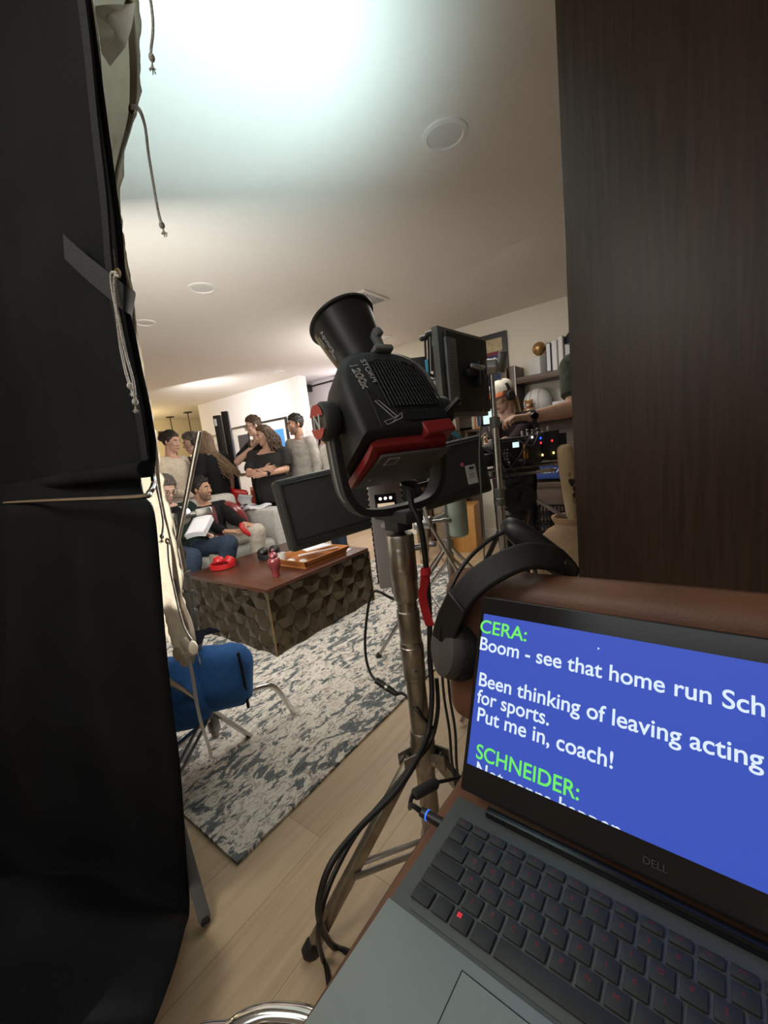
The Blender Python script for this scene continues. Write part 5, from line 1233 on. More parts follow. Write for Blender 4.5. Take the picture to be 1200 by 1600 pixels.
B().ell(CQ(-.05, .083, -.055), (.009, .004, .009)).build('menu_wheel', K['sticker'], bd)
lettering('ARRI', mtx(CQ(-.005, .0835, -.055), CU, V((0, 0, 1)), CN), .016, K['print'], bd)
bt_ = cb_('battery_plate', (.16, .02, .01), (.03, .12, .15), 'blk'); cb_('battery', (.205, .02, .01), (.06, .11, .16), 'blk_matte'); cb_('wireless_module', (.255, .01, .0), (.05, .10, .14), 'blk_matte')
for u, z, m in ((.13, .055, 'ledb'), (.13, .03, 'ledr'), (.19, .035, 'ledr'), (.135, -.035, 'leda'), (.195, -.03, 'leda'), (.085, .065, 'led_w')): 
    B().box(CQ(u, .083 if u < .2 else .08, z), (.009, .006, .012), RC, bevel=.002).build('indicator', K[m], cm)
for i in range(6): B().cyl(CQ(.05+i*.028, .04, .075), CQ(.05+i*.028, .04, .105+.006*(i % 2)), .009).build('top_connector', K['cast'], cm)
for i in range(4): B().cyl(CQ(.07+i*.026, .055, .10), CQ(.07+i*.026, .075, .10), .0065).build('cable_plug', K['steel'] if i % 2 else K['blk'], cm)
B().tube([CQ(-.11, 0, .085), CQ(-.09, 0, .14), CQ(.0, 0, .155), CQ(.12, 0, .15), CQ(.15, 0, .09)], .014, 10, 5).build('top_handle', K['blk_matte'], cm)
ln_ = B().lathe([(.05, 0), (.055, .02), (.055, .08), (.06, .085), (.06, .13), (.055, .14)], CQ(-.10, 0, .0), frame_from(-CU), 32); ln_.build('lens', K['blk'], cm)
b = B(); b.loft([(CQ(-.235, 0, 0), frame_from(-CU, (0, 0, 1)), .075, .06), (CQ(-.27, 0, 0), frame_from(-CU, (0, 0, 1)), .1, .08), (CQ(-.30, 0, 0), frame_from(-CU, (0, 0, 1)), .1, .08)], 24, sq=5); b.build('matte_box', K['blk_matte'], cm)
for z, n_ in ((-.09, .05), (-.09, -.05)): B().cyl(CQ(-.30, n_, z), CQ(.24, n_, z), .0085).build('support_rod', K['steel'], cm)
cb_('base_plate', (0, 0, -.10), (.26, .10, .03), 'blk'); cb_('dovetail', (.01, 0, -.127), (.42, .07, .018), 'steel')
cb_('follow_focus', (-.15, .07, -.03), (.06, .05, .07), 'blk', None, .01); cb_('lens_motor', (-.12, .075, .05), (.05, .045, .06), 'cast', None, .012)
om = B().box(CQ(-.125, .03, .20), (.09, .03, .10), RC, bevel=.004).build('onboard_monitor', K['blk'], cm); B().box(CQ(-.125, .0465, .20), (.066, .002, .078), RC).build('display', K['disp'], om, smooth=False)
B().cyl(CQ(-.11, 0, .12), CQ(-.12, 0, .16), .008).build('monitor_arm', K['cast'], cm)
yt = cb_('yellow_tag', (-.245, .09, .085), (.03, .004, .03), 'yellow'); B().tube([CQ(-.23, .09, .09), CQ(-.19, .095, .095), CQ(-.165, .095, .115), CQ(-.155, .095, .10), CQ(-.175, .095, .085), CQ(-.18, .095, .06)], .0035, 6, 6).build('yellow_lead', K['bone'], cm)
for i in range(9):
    rn = random.Random(i); a = CQ(-.05+rn.uniform(-.1, .15), .09, rn.uniform(-.06, .1)); q = CQ(rn.uniform(-.22, .2), .1, rn.uniform(-.16, .1))
    B().tube([a, (a+q)/2+CN*.05+V((0, 0, -.05)), q], .0035, 6, 6).build('cable', K['rubber'], cm)
tr_ = thing('tripod', 'black fluid head tripod under the cinema camera', 'tripod', V((c0.x, c0.y, 0)))
hz0 = c0.z-.136
b = B(); b.box(V((c0.x, c0.y, hz0-.03))+CU*.01, (.16, .12, .045), RC, bevel=.008); b.lathe([(.085, 0), (.085, .12), (.06, .125)], V((c0.x, c0.y, hz0-.115))-CN*-.06, frame_from(-CN), 32); b.build('fluid_head', K['blk_matte'], tr_)
for u, z in ((-.05, -.10), (.05, -.12)): B().lathe([(.045, 0), (.045, .02), (.03, .024)], V((c0.x, c0.y, hz0+z))+CU*u+CN*.062, frame_from(CN), 28).build('drag_dial', K['blk'], tr_)
B().lathe([(.03, -.34), (.05, -.30), (.075, -.24), (.08, -.21), (.06, -.19)], (c0.x, c0.y, hz0), n=28).build('bowl', K['blk'], tr_)
B().cyl(V((c0.x, c0.y, hz0-.12))+CU*.08, V((c0.x, c0.y, hz0-.30))+CU*.30+CN*.1, .010).build('pan_handle', K['cast'], tr_)
for i in range(3):
    a = math.atan2(CU.y, CU.x)+.5+i*2*PI/3; d = V((math.cos(a), math.sin(a), 0)); h = V((c0.x, c0.y, hz0-.24))+d*.06; f = V((c0.x, c0.y, .02))+d*.42
    for s in (-1, 1):
        sv = V((-d.y, d.x, 0))*s*.022; B().cyl(h+sv, h.lerp(f, .55)+sv, .012).build('leg', K['blk'], tr_)
    B().cyl(h.lerp(f, .5), f, .014).build('lower_leg', K['steel'], tr_); B().box(h.lerp(f, .53), (.07, .04, .05), frame_from(f-h), bevel=.006).build('leg_lock', K['cast'], tr_)
# thin hanging cable and a black floor stand near the crate
hc = thing('hanging_cable', 'thin grey cable hanging from the monitor to the floor', 'cable', at(752, 640, 2.0))
B().tube([mc+mh*.12-V((0, 0, .15))+mnl*.03, at(749, 700, 1.95), at(752, 770, 1.95), at(756, 830, 1.97), at(757, 880, 2.0), V((-.9, 1.95, .01)), V((-.8, 2.1, .006))], .004, 6, 6).build('cable', K['grey_metal'], hc)
pf = frame('framed_picture', 'small wood framed photo standing on the bookcase shelf under the monitor', -1.95, -1.72, 1.29, 1.44, 4.35, [(-1.92, -1.75, 1.31, 1.42, 'poster_navy')], .02, 'tray')
bs = thing('console_shelf', 'low dark walnut shelf unit between the bookcase and the wall shelving', 'shelf unit', (-1.82, 4.4, 0))
board(B(), (-2.07, 4.30, 1.26), (-1.6, 4.549, 1.289)).build('shelf', K['walnut_mid'], bs)
for x in (-2.05, -1.62): board(B(), (x-.018, 4.30, 0), (x+.018, 4.549, 1.26)).build('upright', K['walnut_mid'], bs)
# ------------------------------------------------------------------ people
def skin(n, c): return mat('skin_'+n, c, .55, 0, .10, 30, .08, 120, spec=.35, sss=.0)
def cloth(n, c, **k): return mat('cloth_'+n, c, .9, 0, k.get('var', .12), k.get('vs', 30), k.get('bump', .35), k.get('bs', 60), k.get('st', (1, 1, 1)), spec=.15)
def hairm(n, c): return mat('hair_'+n, c, .5, 0, .35, 60, .4, 160, (1, 1, .25), spec=.4)
def remesh(b, vox, it=3, wr=0, wsc=9):
    bmesh.ops.recalc_face_normals(b.bm, faces=b.bm.faces)
    me = bpy.data.meshes.new('t'); b.bm.to_mesh(me); b.bm.free(); o = bpy.data.objects.new('t', me); COL.objects.link(o)
    md = o.modifiers.new('r', 'REMESH'); md.mode = 'VOXEL'; md.voxel_size = vox; md.use_smooth_shade = True
    sm = o.modifiers.new('s', 'SMOOTH'); sm.iterations = it; sm.factor = .5
    m2 = bpy.data.meshes.new_from_object(o.evaluated_get(bpy.context.evaluated_depsgraph_get())); bpy.data.objects.remove(o); bpy.data.meshes.remove(me)
    nb = B(); nb.bm.free(); nb.bm = bmesh.new(); nb.bm.from_mesh(m2); bpy.data.meshes.remove(m2)
    if wr:
        nb.bm.normal_update()
        for v in nb.bm.verts:
            p = v.co; q = V((p.x*wsc, p.y*wsc, p.z*wsc*1.7)); v.co = p+v.normal*(wr*noise.noise(q)+wr*.5*noise.noise(q*2.3))
    return nb
def finger(b, p, d, n, ln, r, curl):
    """three bent segments; curls towards the palm normal n"""
    ax = d.cross(n).normalized(); q = p; dd = d.copy()
    for k, f in enumerate((.45, .32, .23)):
        dd = Quaternion(ax, curl*(.55, 1, .8)[k]) @ dd
        e = q+dd*ln*f; b.cone_ball(q, e, r*(1-.1*k), r*(.9-.12*k), 8); q = e
def hand(b, w_, d, n, th, curl=.5, s=1.0):
    """w_ wrist, d along the hand, n palm normal, th = thumb side"""
    d = d.normalized(); n = (n-d*n.dot(d)).normalized(); th = (th-d*th.dot(d)-n*th.dot(n)).normalized()
    R_ = M((th, n, d)).transposed()
    b.loft([(w_-d*.01*s, R_, .026*s, .019*s), (w_+d*.02*s, R_, .033*s, .017*s), (w_+d*.06*s, R_, .042*s, .015*s), (w_+d*.088*s, R_, .041*s, .012*s)], 14)
    for k, (o, ln, r) in enumerate(((.031, .068, .0092), (.0105, .078, .0095), (-.0105, .072, .0092), (-.031, .056, .0082))):
        finger(b, w_+d*(.085-.004*abs(k-1))*s+th*o*s, (d+th*o*2.5).normalized(), n, ln*s, r*s, curl)
    t0 = w_+d*.022*s+th*.030*s; td = (d*.62+th*.62+n*.25).normalized()
    t1 = t0+td*.036*s; b.cone_ball(t0, t1, .0135*s, .0105*s, 8); td2 = (d*.85+th*.15+n*.35*(1+curl)).normalized(); b.cone_ball(t1, t1+td2*.032*s, .0105*s, .0085*s, 8)
def person(label, eye, heading, H, sk, top, bottom, hair, group=None, hy=0, hp=0, hr=0, J=None, W=None, wscale=1.0, belly=0, sleeve=1.0, neck='crew', beard=None, shoes='blk', glasses=0, brow=None, hands=None, seated=0, collar=None, headscale=1.0, extras=None, longtop=0):
    k = H/1.75; th = math.radians(heading); Rz = M.Rotation(th, 3, 'Z'); J = dict(J or {}); W = W or {}
    D0 = dict(pelvis=V((0, 0, .93)), chest=V((0, 0, 1.28)), neck=V((-.01, 0, 1.475)), head=V((.03, 0, 1.632)),
              Lelb=V((-.02, .245, 1.13)), Relb=V((-.02, -.245, 1.13)), Lwri=V((.06, .25, .88)), Rwri=V((.06, -.25, .88)),
              Lkne=V((.02, .10, .50)), Rkne=V((.02, -.10, .50)), Lank=V((-.02, .11, .085)), Rank=V((-.02, -.11, .085)))
    if seated: D0.update(pelvis=V((0, 0, .50)), chest=V((-.17, 0, .78)), neck=V((-.20, 0, .955)), head=V((-.14, 0, 1.10)), Lkne=V((.47, .13, .53)), Rkne=V((.47, -.13, .53)), Lank=V((.43, .13, .09)), Rank=V((.43, -.13, .09)),
              Lelb=V((-.05, .27, .66)), Relb=V((-.05, -.27, .66)), Lwri=V((.2, .16, .60)), Rwri=V((.2, -.16, .60)))
    D0.update({a: V(q) for a, q in J.items()})
    for a in D0: D0[a] = D0[a]*k
    Rh = Rz @ M.Rotation(math.radians(hy), 3, 'Z') @ M.Rotation(math.radians(hp), 3, 'Y') @ M.Rotation(math.radians(hr), 3, 'X')
    hs = k*headscale*.93
    # feet under the head: eye point fixes the place
    eo = Rz @ D0['head']+Rh @ V((.08, 0, .01))*hs
    loc = V((eye.x-eo.x, eye.y-eo.y, seated and .0115 or (.0115 if (-4.35 < eye.x < -1.1 and eye.y < 3.2) else .001)))
    dz = eye.z-(loc.z+eo.z)
    for a in ('pelvis', 'chest', 'neck', 'head', 'Lelb', 'Relb', 'Lwri', 'Rwri'):
        D0[a].z += dz*(1 if a not in ('pelvis',) else (.7 if not seated else .35))
    t = thing('person', label, 'person', loc, group)
    P = {a: loc+Rz @ q for a, q in D0.items()}
    for a, q in W.items(): P[a] = V(q)
    lat = Rz @ V((0, 1, 0)); fw = Rz @ V((1, 0, 0))
    sh = {}
    tn = (P['neck']-P['chest']).normalized(); latn = (lat-tn*lat.dot(tn)).normalized()
    for s, a in ((1, 'L'), (-1, 'R')): sh[a] = P['neck']-tn*.055*k+latn*s*.175*k*wscale
    for a in 'LR':
        if a+'sho' in W: sh[a] = V(W[a+'sho'])
    hip = {a: P['pelvis']+lat*s*.088*k*wscale-(V((0, 0, .015)) if not seated else V((0, 0, 0))) for s, a in ((1, 'L'), (-1, 'R'))}
    def torso(b, g, lowcut=0, topcut=0):
        pe, ch, ne = P['pelvis'], P['chest'], P['neck']; td = (ch-pe).normalized()
        base = [(pe-td*.11*k, .135, .09), (pe-td*.04*k, .165, .11), (pe+td*.02*k, .17, .115), (pe.lerp(ch, .3), .152, .105+belly*.5), (pe.lerp(ch, .55), .145, .104+belly), (pe.lerp(ch, .85), .158, .115+belly*.4), (ch+tn*.03*k, .170, .118), (ch+tn*.09*k, .172, .108), (ne-tn*.06*k, .160, .085), (ne-tn*.03*k, .125, .072), (ne, .075, .062)]
        base = base[lowcut:len(base)-topcut]
        rs = []
        for i, (c, wd, dp) in enumerate(base):
            tt = (base[min(i+1, len(base)-1)][0]-base[max(i-1, 0)][0]).normalized(); la = (lat-tt*lat.dot(tt)).normalized()
            rs.append((c, M((la, tt.cross(la), tt)).transposed(), wd*k*wscale+g, dp*k+g))
        b.loft(rs, 24, sq=2.25)
    hc = P['neck']*0+P['head']; HP = lambda x, y, z: hc+Rh @ V((x, y, z))*hs
    b = B(); torso(b, -.004)
    for a in 'LR':
        b.cone_ball(sh[a], P[a+'elb'], .050*k, .041*k); b.cone_ball(P[a+'elb'], P[a+'elb'].lerp(P[a+'wri'], .35), .041*k, .041*k); b.cone_ball(P[a+'elb'].lerp(P[a+'wri'], .3), P[a+'wri'], .041*k, .0265*k)
        b.cone_ball(P['neck']-tn*.04*k, sh[a], .05*k, .052*k)
        b.cone_ball(hip[a], P[a+'kne'], .080*k, .055*k); b.cone_ball(P[a+'kne'], P[a+'ank'], .054*k, .036*k); b.cone_ball(P[a+'ank'], P[a+'ank']+fw*.13*k-V((0, 0, .045*k)), .034*k, .028*k)
        fa = (P[a+'wri']-P[a+'elb']).normalized()
        hd_ = (hands or {}).get(a, {})
        d = V(hd_.get('d', fa)); n = V(hd_.get('n', lat*(-1 if a == 'L' else 1))); tt = V(hd_.get('t', fw+V((0, 0, .3))))
        hand(b, P[a+'wri']+d.normalized()*.012, d, n, tt, hd_.get('curl', .45), k*1.0)
    # neck and head with features
    b.cone_ball(P['neck']-tn*.02*k, HP(-.02, 0, -.06), .058*k, .054*hs)
    b.ell(HP(-.012, 0, .030), (.096*hs, .077*hs, .094*hs), Rh); b.ell(HP(.030, 0, -.045), (.060*hs, .056*hs, .074*hs), Rh); b.ell(HP(.052, 0, -.01), (.042*hs, .060*hs, .055*hs), Rh)
    b.ell(HP(.066, 0, -.098), (.024*hs, .027*hs, .019*hs), Rh); b.ell(HP(.078, 0, .030), (.018*hs, .050*hs, .011*hs), Rh)
    b.cone_ball(HP(.088, 0, .018), HP(.108, 0, -.026), .0085*hs, .0125*hs, 8)
    for s in (-1, 1):
        b.ell(HP(.097, s*.012, -.030), (.010*hs, .009*hs, .008*hs), Rh); b.ell(HP(-.006, s*.079, -.004), (.018*hs, .009*hs, .031*hs), Rh @ M.Rotation(s*.25, 3, 'Z')); b.ell(HP(.060, s*.040, -.022), (.024*hs, .020*hs, .020*hs), Rh)
    b.ell(HP(.086, 0, -.062), (.011*hs, .024*hs, .007*hs), Rh); b.ell(HP(.084, 0, -.073), (.011*hs, .022*hs, .008*hs), Rh)
    bo = remesh(b, .0062, 2).build('body', sk, t, angle=80)
    lip = mat('lips', (.33, .12, .10), .5)
    lb = B(); lb.ell(HP(.0885, 0, -.0625), (.0115*hs, .022*hs, .0045*hs), Rh, 12, 6); lb.ell(HP(.0870, 0, -.0715), (.0115*hs, .020*hs, .0055*hs), Rh, 12, 6); lb.build('lips', lip, bo)
    ew = mat('eye_white', (.6, .58, .55), .25); ei = mat('iris_dark', (.03, .018, .01), .15)
    for s in (-1, 1):
        e = B(); e.ell(HP(.0795, s*.031, .004), (.0125*hs, .0135*hs, .0085*hs), Rh, 12, 8); e.mi = 1; e.ell(HP(.0885, s*.031, .004), (.0042*hs, .0062*hs, .0066*hs), Rh, 10, 8); e.build('eye', [ew, ei], bo)
        l_ = B(); l_.tube([HP(.088, s*.014, .0265), HP(.0925, s*.030, .0315), HP(.080, s*.050, .0265)], [.0045*hs, .0048*hs, .003*hs], 6, 4); l_.build('eyebrow', brow or hair[1], bo)
    # hair
    style, hm_ = hair[0], hair[1]
    if style:
        q = B(); n_, m_ = 36, 26; rows = []
        cut = hair[2] if len(hair) > 2 and hair[2] else ((-.11, -.085), (-.05, -.07), (-.012, -.022), (.022, .0), (.045, .045), (.07, .064), (.1, .085))
        thk = .016 if style in ('long', 'curly') else .007
        for j in range(1, m_):
            tt = PI*j/m_; row = []
            for i in range(n_):
                a = 2*PI*i/n_; u = V((math.sin(tt)*math.cos(a), math.sin(tt)*math.sin(a), -math.cos(tt))); p = V((-.012+u.x*.097, u.y*.078, .030+u.z*.096))
                zm = float(np.interp(p.x, [c[0] for c in cut], [c[1] for c in cut]))+.012*noise.noise(p*55); f = max(0, min(1, (p.z-zm)/.018+.5))
                g = -.016+f*(.016+thk*(1+.45*noise.noise(p*38)+.2*noise.noise(p*90))+(.006 if p.x > .04 and p.z > .08 else 0))
                row.append(q._v(HP(p.x+u.x*g, p.y+u.y*g, p.z+u.z*g)))
            rows.append(row)
        for r0_, r1_ in zip(rows, rows[1:]): q.bridge(r0_, r1_)
        q.cap(rows[0], True); q.cap(rows[-1])
        rn = random.Random(len(label)); L = hair[3] if len(hair) > 3 else .3
        if style in ('long', 'curly'):
            for i in range(110 if style == 'long' else 150):
                a = rn.uniform(-2.15, 2.15)+PI if style == 'long' else rn.uniform(-1.8, 1.8)+PI
                o = V((math.cos(a), math.sin(a), 0)); p0 = V((-.012+o.x*.05, o.y*.04, .118+rn.uniform(-.01, .006))); p1 = V((-.015+o.x*(.112+rn.uniform(0, .012)), o.y*(.092+rn.uniform(0, .012)), .035)); ll = L*rn.uniform(.75, 1.05)
                if style == 'long':
                    spx = hair[4] if len(hair) > 4 else V((0, 0, 0))
                    p2 = V((-.03+o.x*.105, o.y*.098, -.05-ll*.25)); pts = [HP(*p0), HP(*p1), HP(*p2)]
                    for f in (.6, 1): pts.append(HP(*p2)+V((0, 0, -ll*f*.8))*hs+spx*f*ll+Rh @ V((rn.uniform(-.02, .02), rn.uniform(-.03, .03), 0)))
                    q.tube(pts, [.008*hs, .010*hs, .010*hs, .008*hs, .003*hs], 6, 3)
                else:
                    pts = [HP(*p0), HP(*p1)]; c = V((p1.x*1.08, p1.y*1.1, .02)); nst = 9
                    for f in range(1, nst+1):
                        z = .03-ll*f/nst; fl_ = 1+.55*math.sin(min(1, f/nst*1.3)*PI/1.6)
                        w_ = .014; ph_ = rn.uniform(0, 6)
                        pts.append(HP(-.015+o.x*.105*fl_+w_*math.sin(f*2.1+ph_), o.y*.09*fl_+w_*math.cos(f*2.1+ph_), z))
                    q.tube(pts, [.009*hs]*(len(pts)-1)+[.004*hs], 5, 2)
        if style in ('short', 'bun', 'ponytail'):
            for i in range(170):
                a = rn.uniform(0, 2*PI); el_ = rn.uniform(.05, 1.35); u = V((math.cos(el_)*math.cos(a), math.cos(el_)*math.sin(a), math.sin(el_))); p = V((-.012+u.x*.099, u.y*.080, .030+u.z*.099))
                if p.z < float(np.interp(p.x, [c[0] for c in cut], [c[1] for c in cut]))+.006: continue
                cd_ = V((-.7, .25+.2*rn.uniform(-1, 1), -.25*abs(u.y))) if style == 'short' else V((-1, 0, .0)); cd_ = (cd_-u*cd_.dot(u)).normalized()
                l_ = .034 if style == 'short' else .05
                pts = [HP(*p)]
                for f in (.5, 1):
                    q_ = p+cd_*l_*f; w_ = V(((q_.x+.012)/.099, q_.y/.080, (q_.z-.030)/.099)); w_.normalize(); lift = 1.05+.10*rn.random()*f+(.08*f if p.z > .085 and style == 'short' else 0)+(.04 if p.x > .04 and style == 'short' else 0)
                    pts.append(HP(-.012+w_.x*.099*lift, w_.y*.080*lift, .030+w_.z*.099*lift))
                q.tube(pts, [.004*hs, .0062*hs, .002*hs], 5, 2)
        if style == 'bun':
            for i in range(26):
                a = rn.uniform(0, 6.28); c_ = V((-.125+.035*math.cos(a)*rn.random(), .038*math.sin(a)*rn.random(), .045+.05*rn.uniform(-1, 1))); q.ell(HP(*c_), (.022*hs, .018*hs, .026*hs), Rh @ M.Rotation(a, 3, 'X'), 8, 6)
        if style == 'ponytail':
            for i in range(60):
                p0 = V((-.085+rn.uniform(-.02, .02), rn.uniform(-.02, .02), -.02)); e = hair[4]*hs*rn.uniform(.8, 1.05)
                q.tube([HP(*p0), HP(-.115+rn.uniform(-.012, .012), rn.uniform(-.022, .022), -.06), HP(-.115, rn.uniform(-.026, .026), -.06)+e*.5, HP(-.105, rn.uniform(-.03, .03), -.06)+e], [.007*hs, .008*hs, .008*hs, .002*hs], 5, 3)
        q.build('hair', hm_, bo, angle=80)
    if beard:
        q = B(); n_, m_ = 28, 18; rows = []
        for j in range(1, m_):
            tt = PI*j/m_; row = []
            for i in range(n_):
                a = 2*PI*i/n_; u = V((math.sin(tt)*math.cos(a), math.sin(tt)*math.sin(a), -math.cos(tt))); p = V((.030+u.x*.061, u.y*.057, -.047+u.z*.075))
                on = (p.z < -.045-.02*max(0, (abs(p.y)-.03)/.03)*-1.5 and p.x > .0) and not (p.x > .08 and abs(p.y) < .02 and -.08 < p.z < -.055)
                g = .0015+.0015*noise.noise(p*90) if on else -.012; row.append(q._v(HP(p.x+u.x*g, p.y+u.y*g, p.z+u.z*g)))
            rows.append(row)
        for r0_, r1_ in zip(rows, rows[1:]): q.bridge(r0_, r1_)
        q.cap(rows[0], True); q.cap(rows[-1]); q.ell(HP(.066, 0, -.100), (.027*hs, .029*hs, .021*hs), Rh)
        q.build('beard', beard, bo, angle=80)
    if glasses:
        q = B()
        for s in (-1, 1):
            q.tube([HP(.101+.0*i, s*.033+.022*math.cos(i*PI/6), .002+.017*math.sin(i*PI/6)) for i in range(12)], .0024*hs, 6, 1, True)
            q.tube([HP(.100, s*.055, .006), HP(.05, s*.077, .012), HP(-.01, s*.083, .008)], .0022*hs, 5, 2)
        q.tube([HP(.101, -.011, .006), HP(.107, 0, .010), HP(.101, .011, .006)], .0022*hs, 5, 3); q.build('glasses', glasses, t)
    # clothes
    b = B(); torso(b, .012, 0 if longtop else 1, {'crew': 1, 'vee': 2}.get(neck, 1)); 
    for a in 'LR':
        b.cone_ball(P['neck']-tn*.055*k+latn*(.06 if a == 'L' else -.06)*k, sh[a], .054*k+.004, .058*k+.006)
        if sleeve > 1: b.cone_ball(sh[a], P[a+'elb'], .058*k+.008, .050*k+.008); b.cone_ball(P[a+'elb'], P[a+'elb'].lerp(P[a+'wri'], .93), .050*k+.007, .034*k+.006)
        else:
            e = sh[a].lerp(P[a+'elb'], sleeve); b.cone_ball(sh[a], e-(e-sh[a]).normalized()*.03, .058*k+.007, .055*k+.008); dv = (e-sh[a]).normalized(); b.loft([(sh[a].lerp(e, .3), frame_from(dv), .060*k, .060*k), (e, frame_from(dv), .058*k+.008, .058*k+.008)], 18)
    remesh(b, .0095, 3, .006).build('top_garment', top, t, angle=80)
    b = B(); torso(b, .009, 0, 8)
    for a in 'LR':
        b.cone_ball(hip[a], P[a+'kne'], .088*k+.008, .066*k+.006); b.cone_ball(P[a+'kne'], P[a+'ank']+(P[a+'kne']-P[a+'ank']).normalized()*.02, .066*k+.006, .052*k+.006)
    remesh(b, .011, 3, .006).build('trousers', bottom, t, angle=80)
    for a in 'LR':
        q = B(); an = P[a+'ank']; f_ = fw
        sole = max(loc.z, an.z-.085*k)
        q.loft([(V((an.x, an.y, 0))-f_*.06*k+V((0, 0, sole+.03)), frame_from(f_), .032*k, .03), (V((an.x, an.y, 0))+V((0, 0, sole+.045)), frame_from(f_), .042*k, .045), (V((an.x, an.y, 0))+f_*.08*k+V((0, 0, sole+.036)), frame_from(f_), .045*k, .036), (V((an.x, an.y, 0))+f_*.15*k+V((0, 0, sole+.028)), frame_from(f_), .046*k, .028), (V((an.x, an.y, 0))+f_*.195*k+V((0, 0, sole+.022)), frame_from(f_), .028*k, .02)], 18, sq=2.6)
        q.cyl(V((an.x, an.y, sole+.04)), V((an.x, an.y, sole+.13)), .048*k, .046*k); q.build('shoe', K[shoes] if isinstance(shoes, str) else shoes, t, angle=60)
    if collar:
        q = B(); tt = tn
        for s in (-1, 1): q.strap([P['neck']-fw*.05*k+tt*.02, P['neck']+latn*s*.065*k+tt*.012, P['neck']+fw*.06*k+latn*s*.03*k-tt*.035], tt, .035, .006, 5)
        q.build('collar', collar, t)
    if extras: extras(t, bo, HP, Rh, P, sh, dict(fw=fw, lat=lat, tn=tn, k=k, hs=hs))
    return t, P
def watch(m, arm, f=.93):
    def fn(t, bo, HP, Rh, P, sh, d):
        a, e = P[arm+'elb'], P[arm+'wri']; c = a.lerp(e, f); ax = (e-a).normalized(); wr = B(); wr.lathe([(.0315, -.012), (.034, -.012), (.034, .012), (.0315, .012), (.0315, -.012)], c, frame_from(ax), 24, False); s = wr.build('watch_strap', m, t)
        o = (CAM-c); o = (o-ax*o.dot(ax)).normalized(); wb_ = B(); wb_.lathe([(.001, .041), (.017, .041), (.019, .036), (.019, .03)], c, frame_from(o), 20); wb_.build('watch_case', K['blk_gloss'], s)
    return fn
def earphones(t, bo, HP, Rh, P, sh, d):
    q = B(); q.strap([HP(-.01, s*.094*math.cos(a), .03+.098*math.sin(a)+.012) for s, a in ((1, 0), (1, .5), (1, 1.0), (1, 1.57), (-1, 1.0), (-1, .5), (-1, 0))], Rh @ V((1, 0, 0)), .024, .008, 4)
    hb_ = q.build('worn_headphones', K['blk'], t)
    for s in (-1, 1): z = B(); z.lathe([(.001, .026), (.03, .024), (.036, .012), (.036, -.004), (.02, -.006)], HP(-.006, s*.084, -.004), frame_from(Rh @ V((0, s, 0))), 24); z.build('ear_cup', K['blk_soft'], hb_)
SK = [skin('a', (.52, .30, .21)), skin('b', (.45, .25, .16)), skin('c', (.58, .36, .27)), skin('d', (.40, .215, .135))]
dk = hairm('dark', (.018, .012, .009)); br = hairm('brown', (.07, .038, .02)); gy = hairm('grey', (.10, .085, .075)); lb_ = hairm('light_brown', (.16, .095, .05)); rd_ = hairm('auburn', (.09, .025, .015)); bl_ = hairm('blonde', (.36, .25, .13)); bd_ = mat('stubble', (.20, .115, .078), .85)
CREAM = cloth('cream', (.55, .47, .36)); NAVY = cloth('navy_shirt', (.035, .035, .055)); BLK = cloth('black', (.012, .012, .013)); CHAR = cloth('charcoal', (.030, .028, .027)); GREY = cloth('grey_knit', (.43, .40, .36), bump=.6, bs=220); WHT = cloth('white_stripe', (.55, .52, .47), st=(1, 1, 1)); DGRN = cloth('dark_green', (.012, .020, .016)); MAR = cloth('maroon', (.13, .045, .05)); JEAN = cloth('denim', (.032, .048, .075), bump=.5, bs=200); BEIG = cloth('beige_trousers', (.46, .41, .34)); KHA = cloth('khaki', (.25, .19, .13)); OLV = cloth('olive', (.055, .060, .048)); LBLU = cloth('pale_blue', (.45, .52, .62))
_orig_ = 0
crowd = 'people standing behind the sofa'
seatg = 'men seated on the sofa'
# woman in cream with a clipped bun
def claw(t, bo, HP, Rh, P, sh, d):
    q = B()
    for i in range(7):
        a = -1.1+i*.37; q.tube([HP(-.12, .02*math.cos(a*2), .05+.03*math.sin(a)), HP(-.165, .04*math.sin(a), .06+.045*math.sin(a)), HP(-.175, .0, .055+.05*math.sin(a))], .005*d['hs'], 5, 3)
    q.build('claw_clip', K['blk_gloss'], bo)
e = at(277, 690, 4.82)
person('person in a cream pullover with dark hair clipped up, in profile behind the sofa', e, 25, 1.66, SK[0], CREAM, BEIG, ('bun', dk), crowd, hp=12, sleeve=2, J=dict(Lelb=(.04, .24, 1.12), Lwri=(.26, .10, 1.08), Relb=(.04, -.26, 1.10), Rwri=(.24, -.10, 1.03)), extras=claw)
def buttons(t, bo, HP, Rh, P, sh, d):
    q = B()
    for i in range(5): q.ell(P['chest']+d['fw']*(.135)+V((0, 0, .12-.075*i)), (.006, .006, .006), None, 8, 6)
    q.build('shirt_buttons', K['sticker'], t); earphones(t, bo, HP, Rh, P, sh, d)
person('grey-haired person in navy button shirt and headphones behind the one in cream', at(289, 694, 5.3), 268, 1.72, SK[2], NAVY, JEAN, ('short', gy), crowd, hp=14, hy=-8, sleeve=2, collar=NAVY, extras=buttons)
person('person seen from behind with long brown hair over a black shirt and jeans', at(311, 692, 5.1), 190, 1.64, SK[1], BLK, JEAN, ('long', lb_, None, .42, V((.42, .34, 0))), crowd, hp=8, sleeve=.75, J=dict(neck=(.02, 0, 1.45), head=(.10, 0, 1.59), Relb=(.02, -.24, 1.12)))
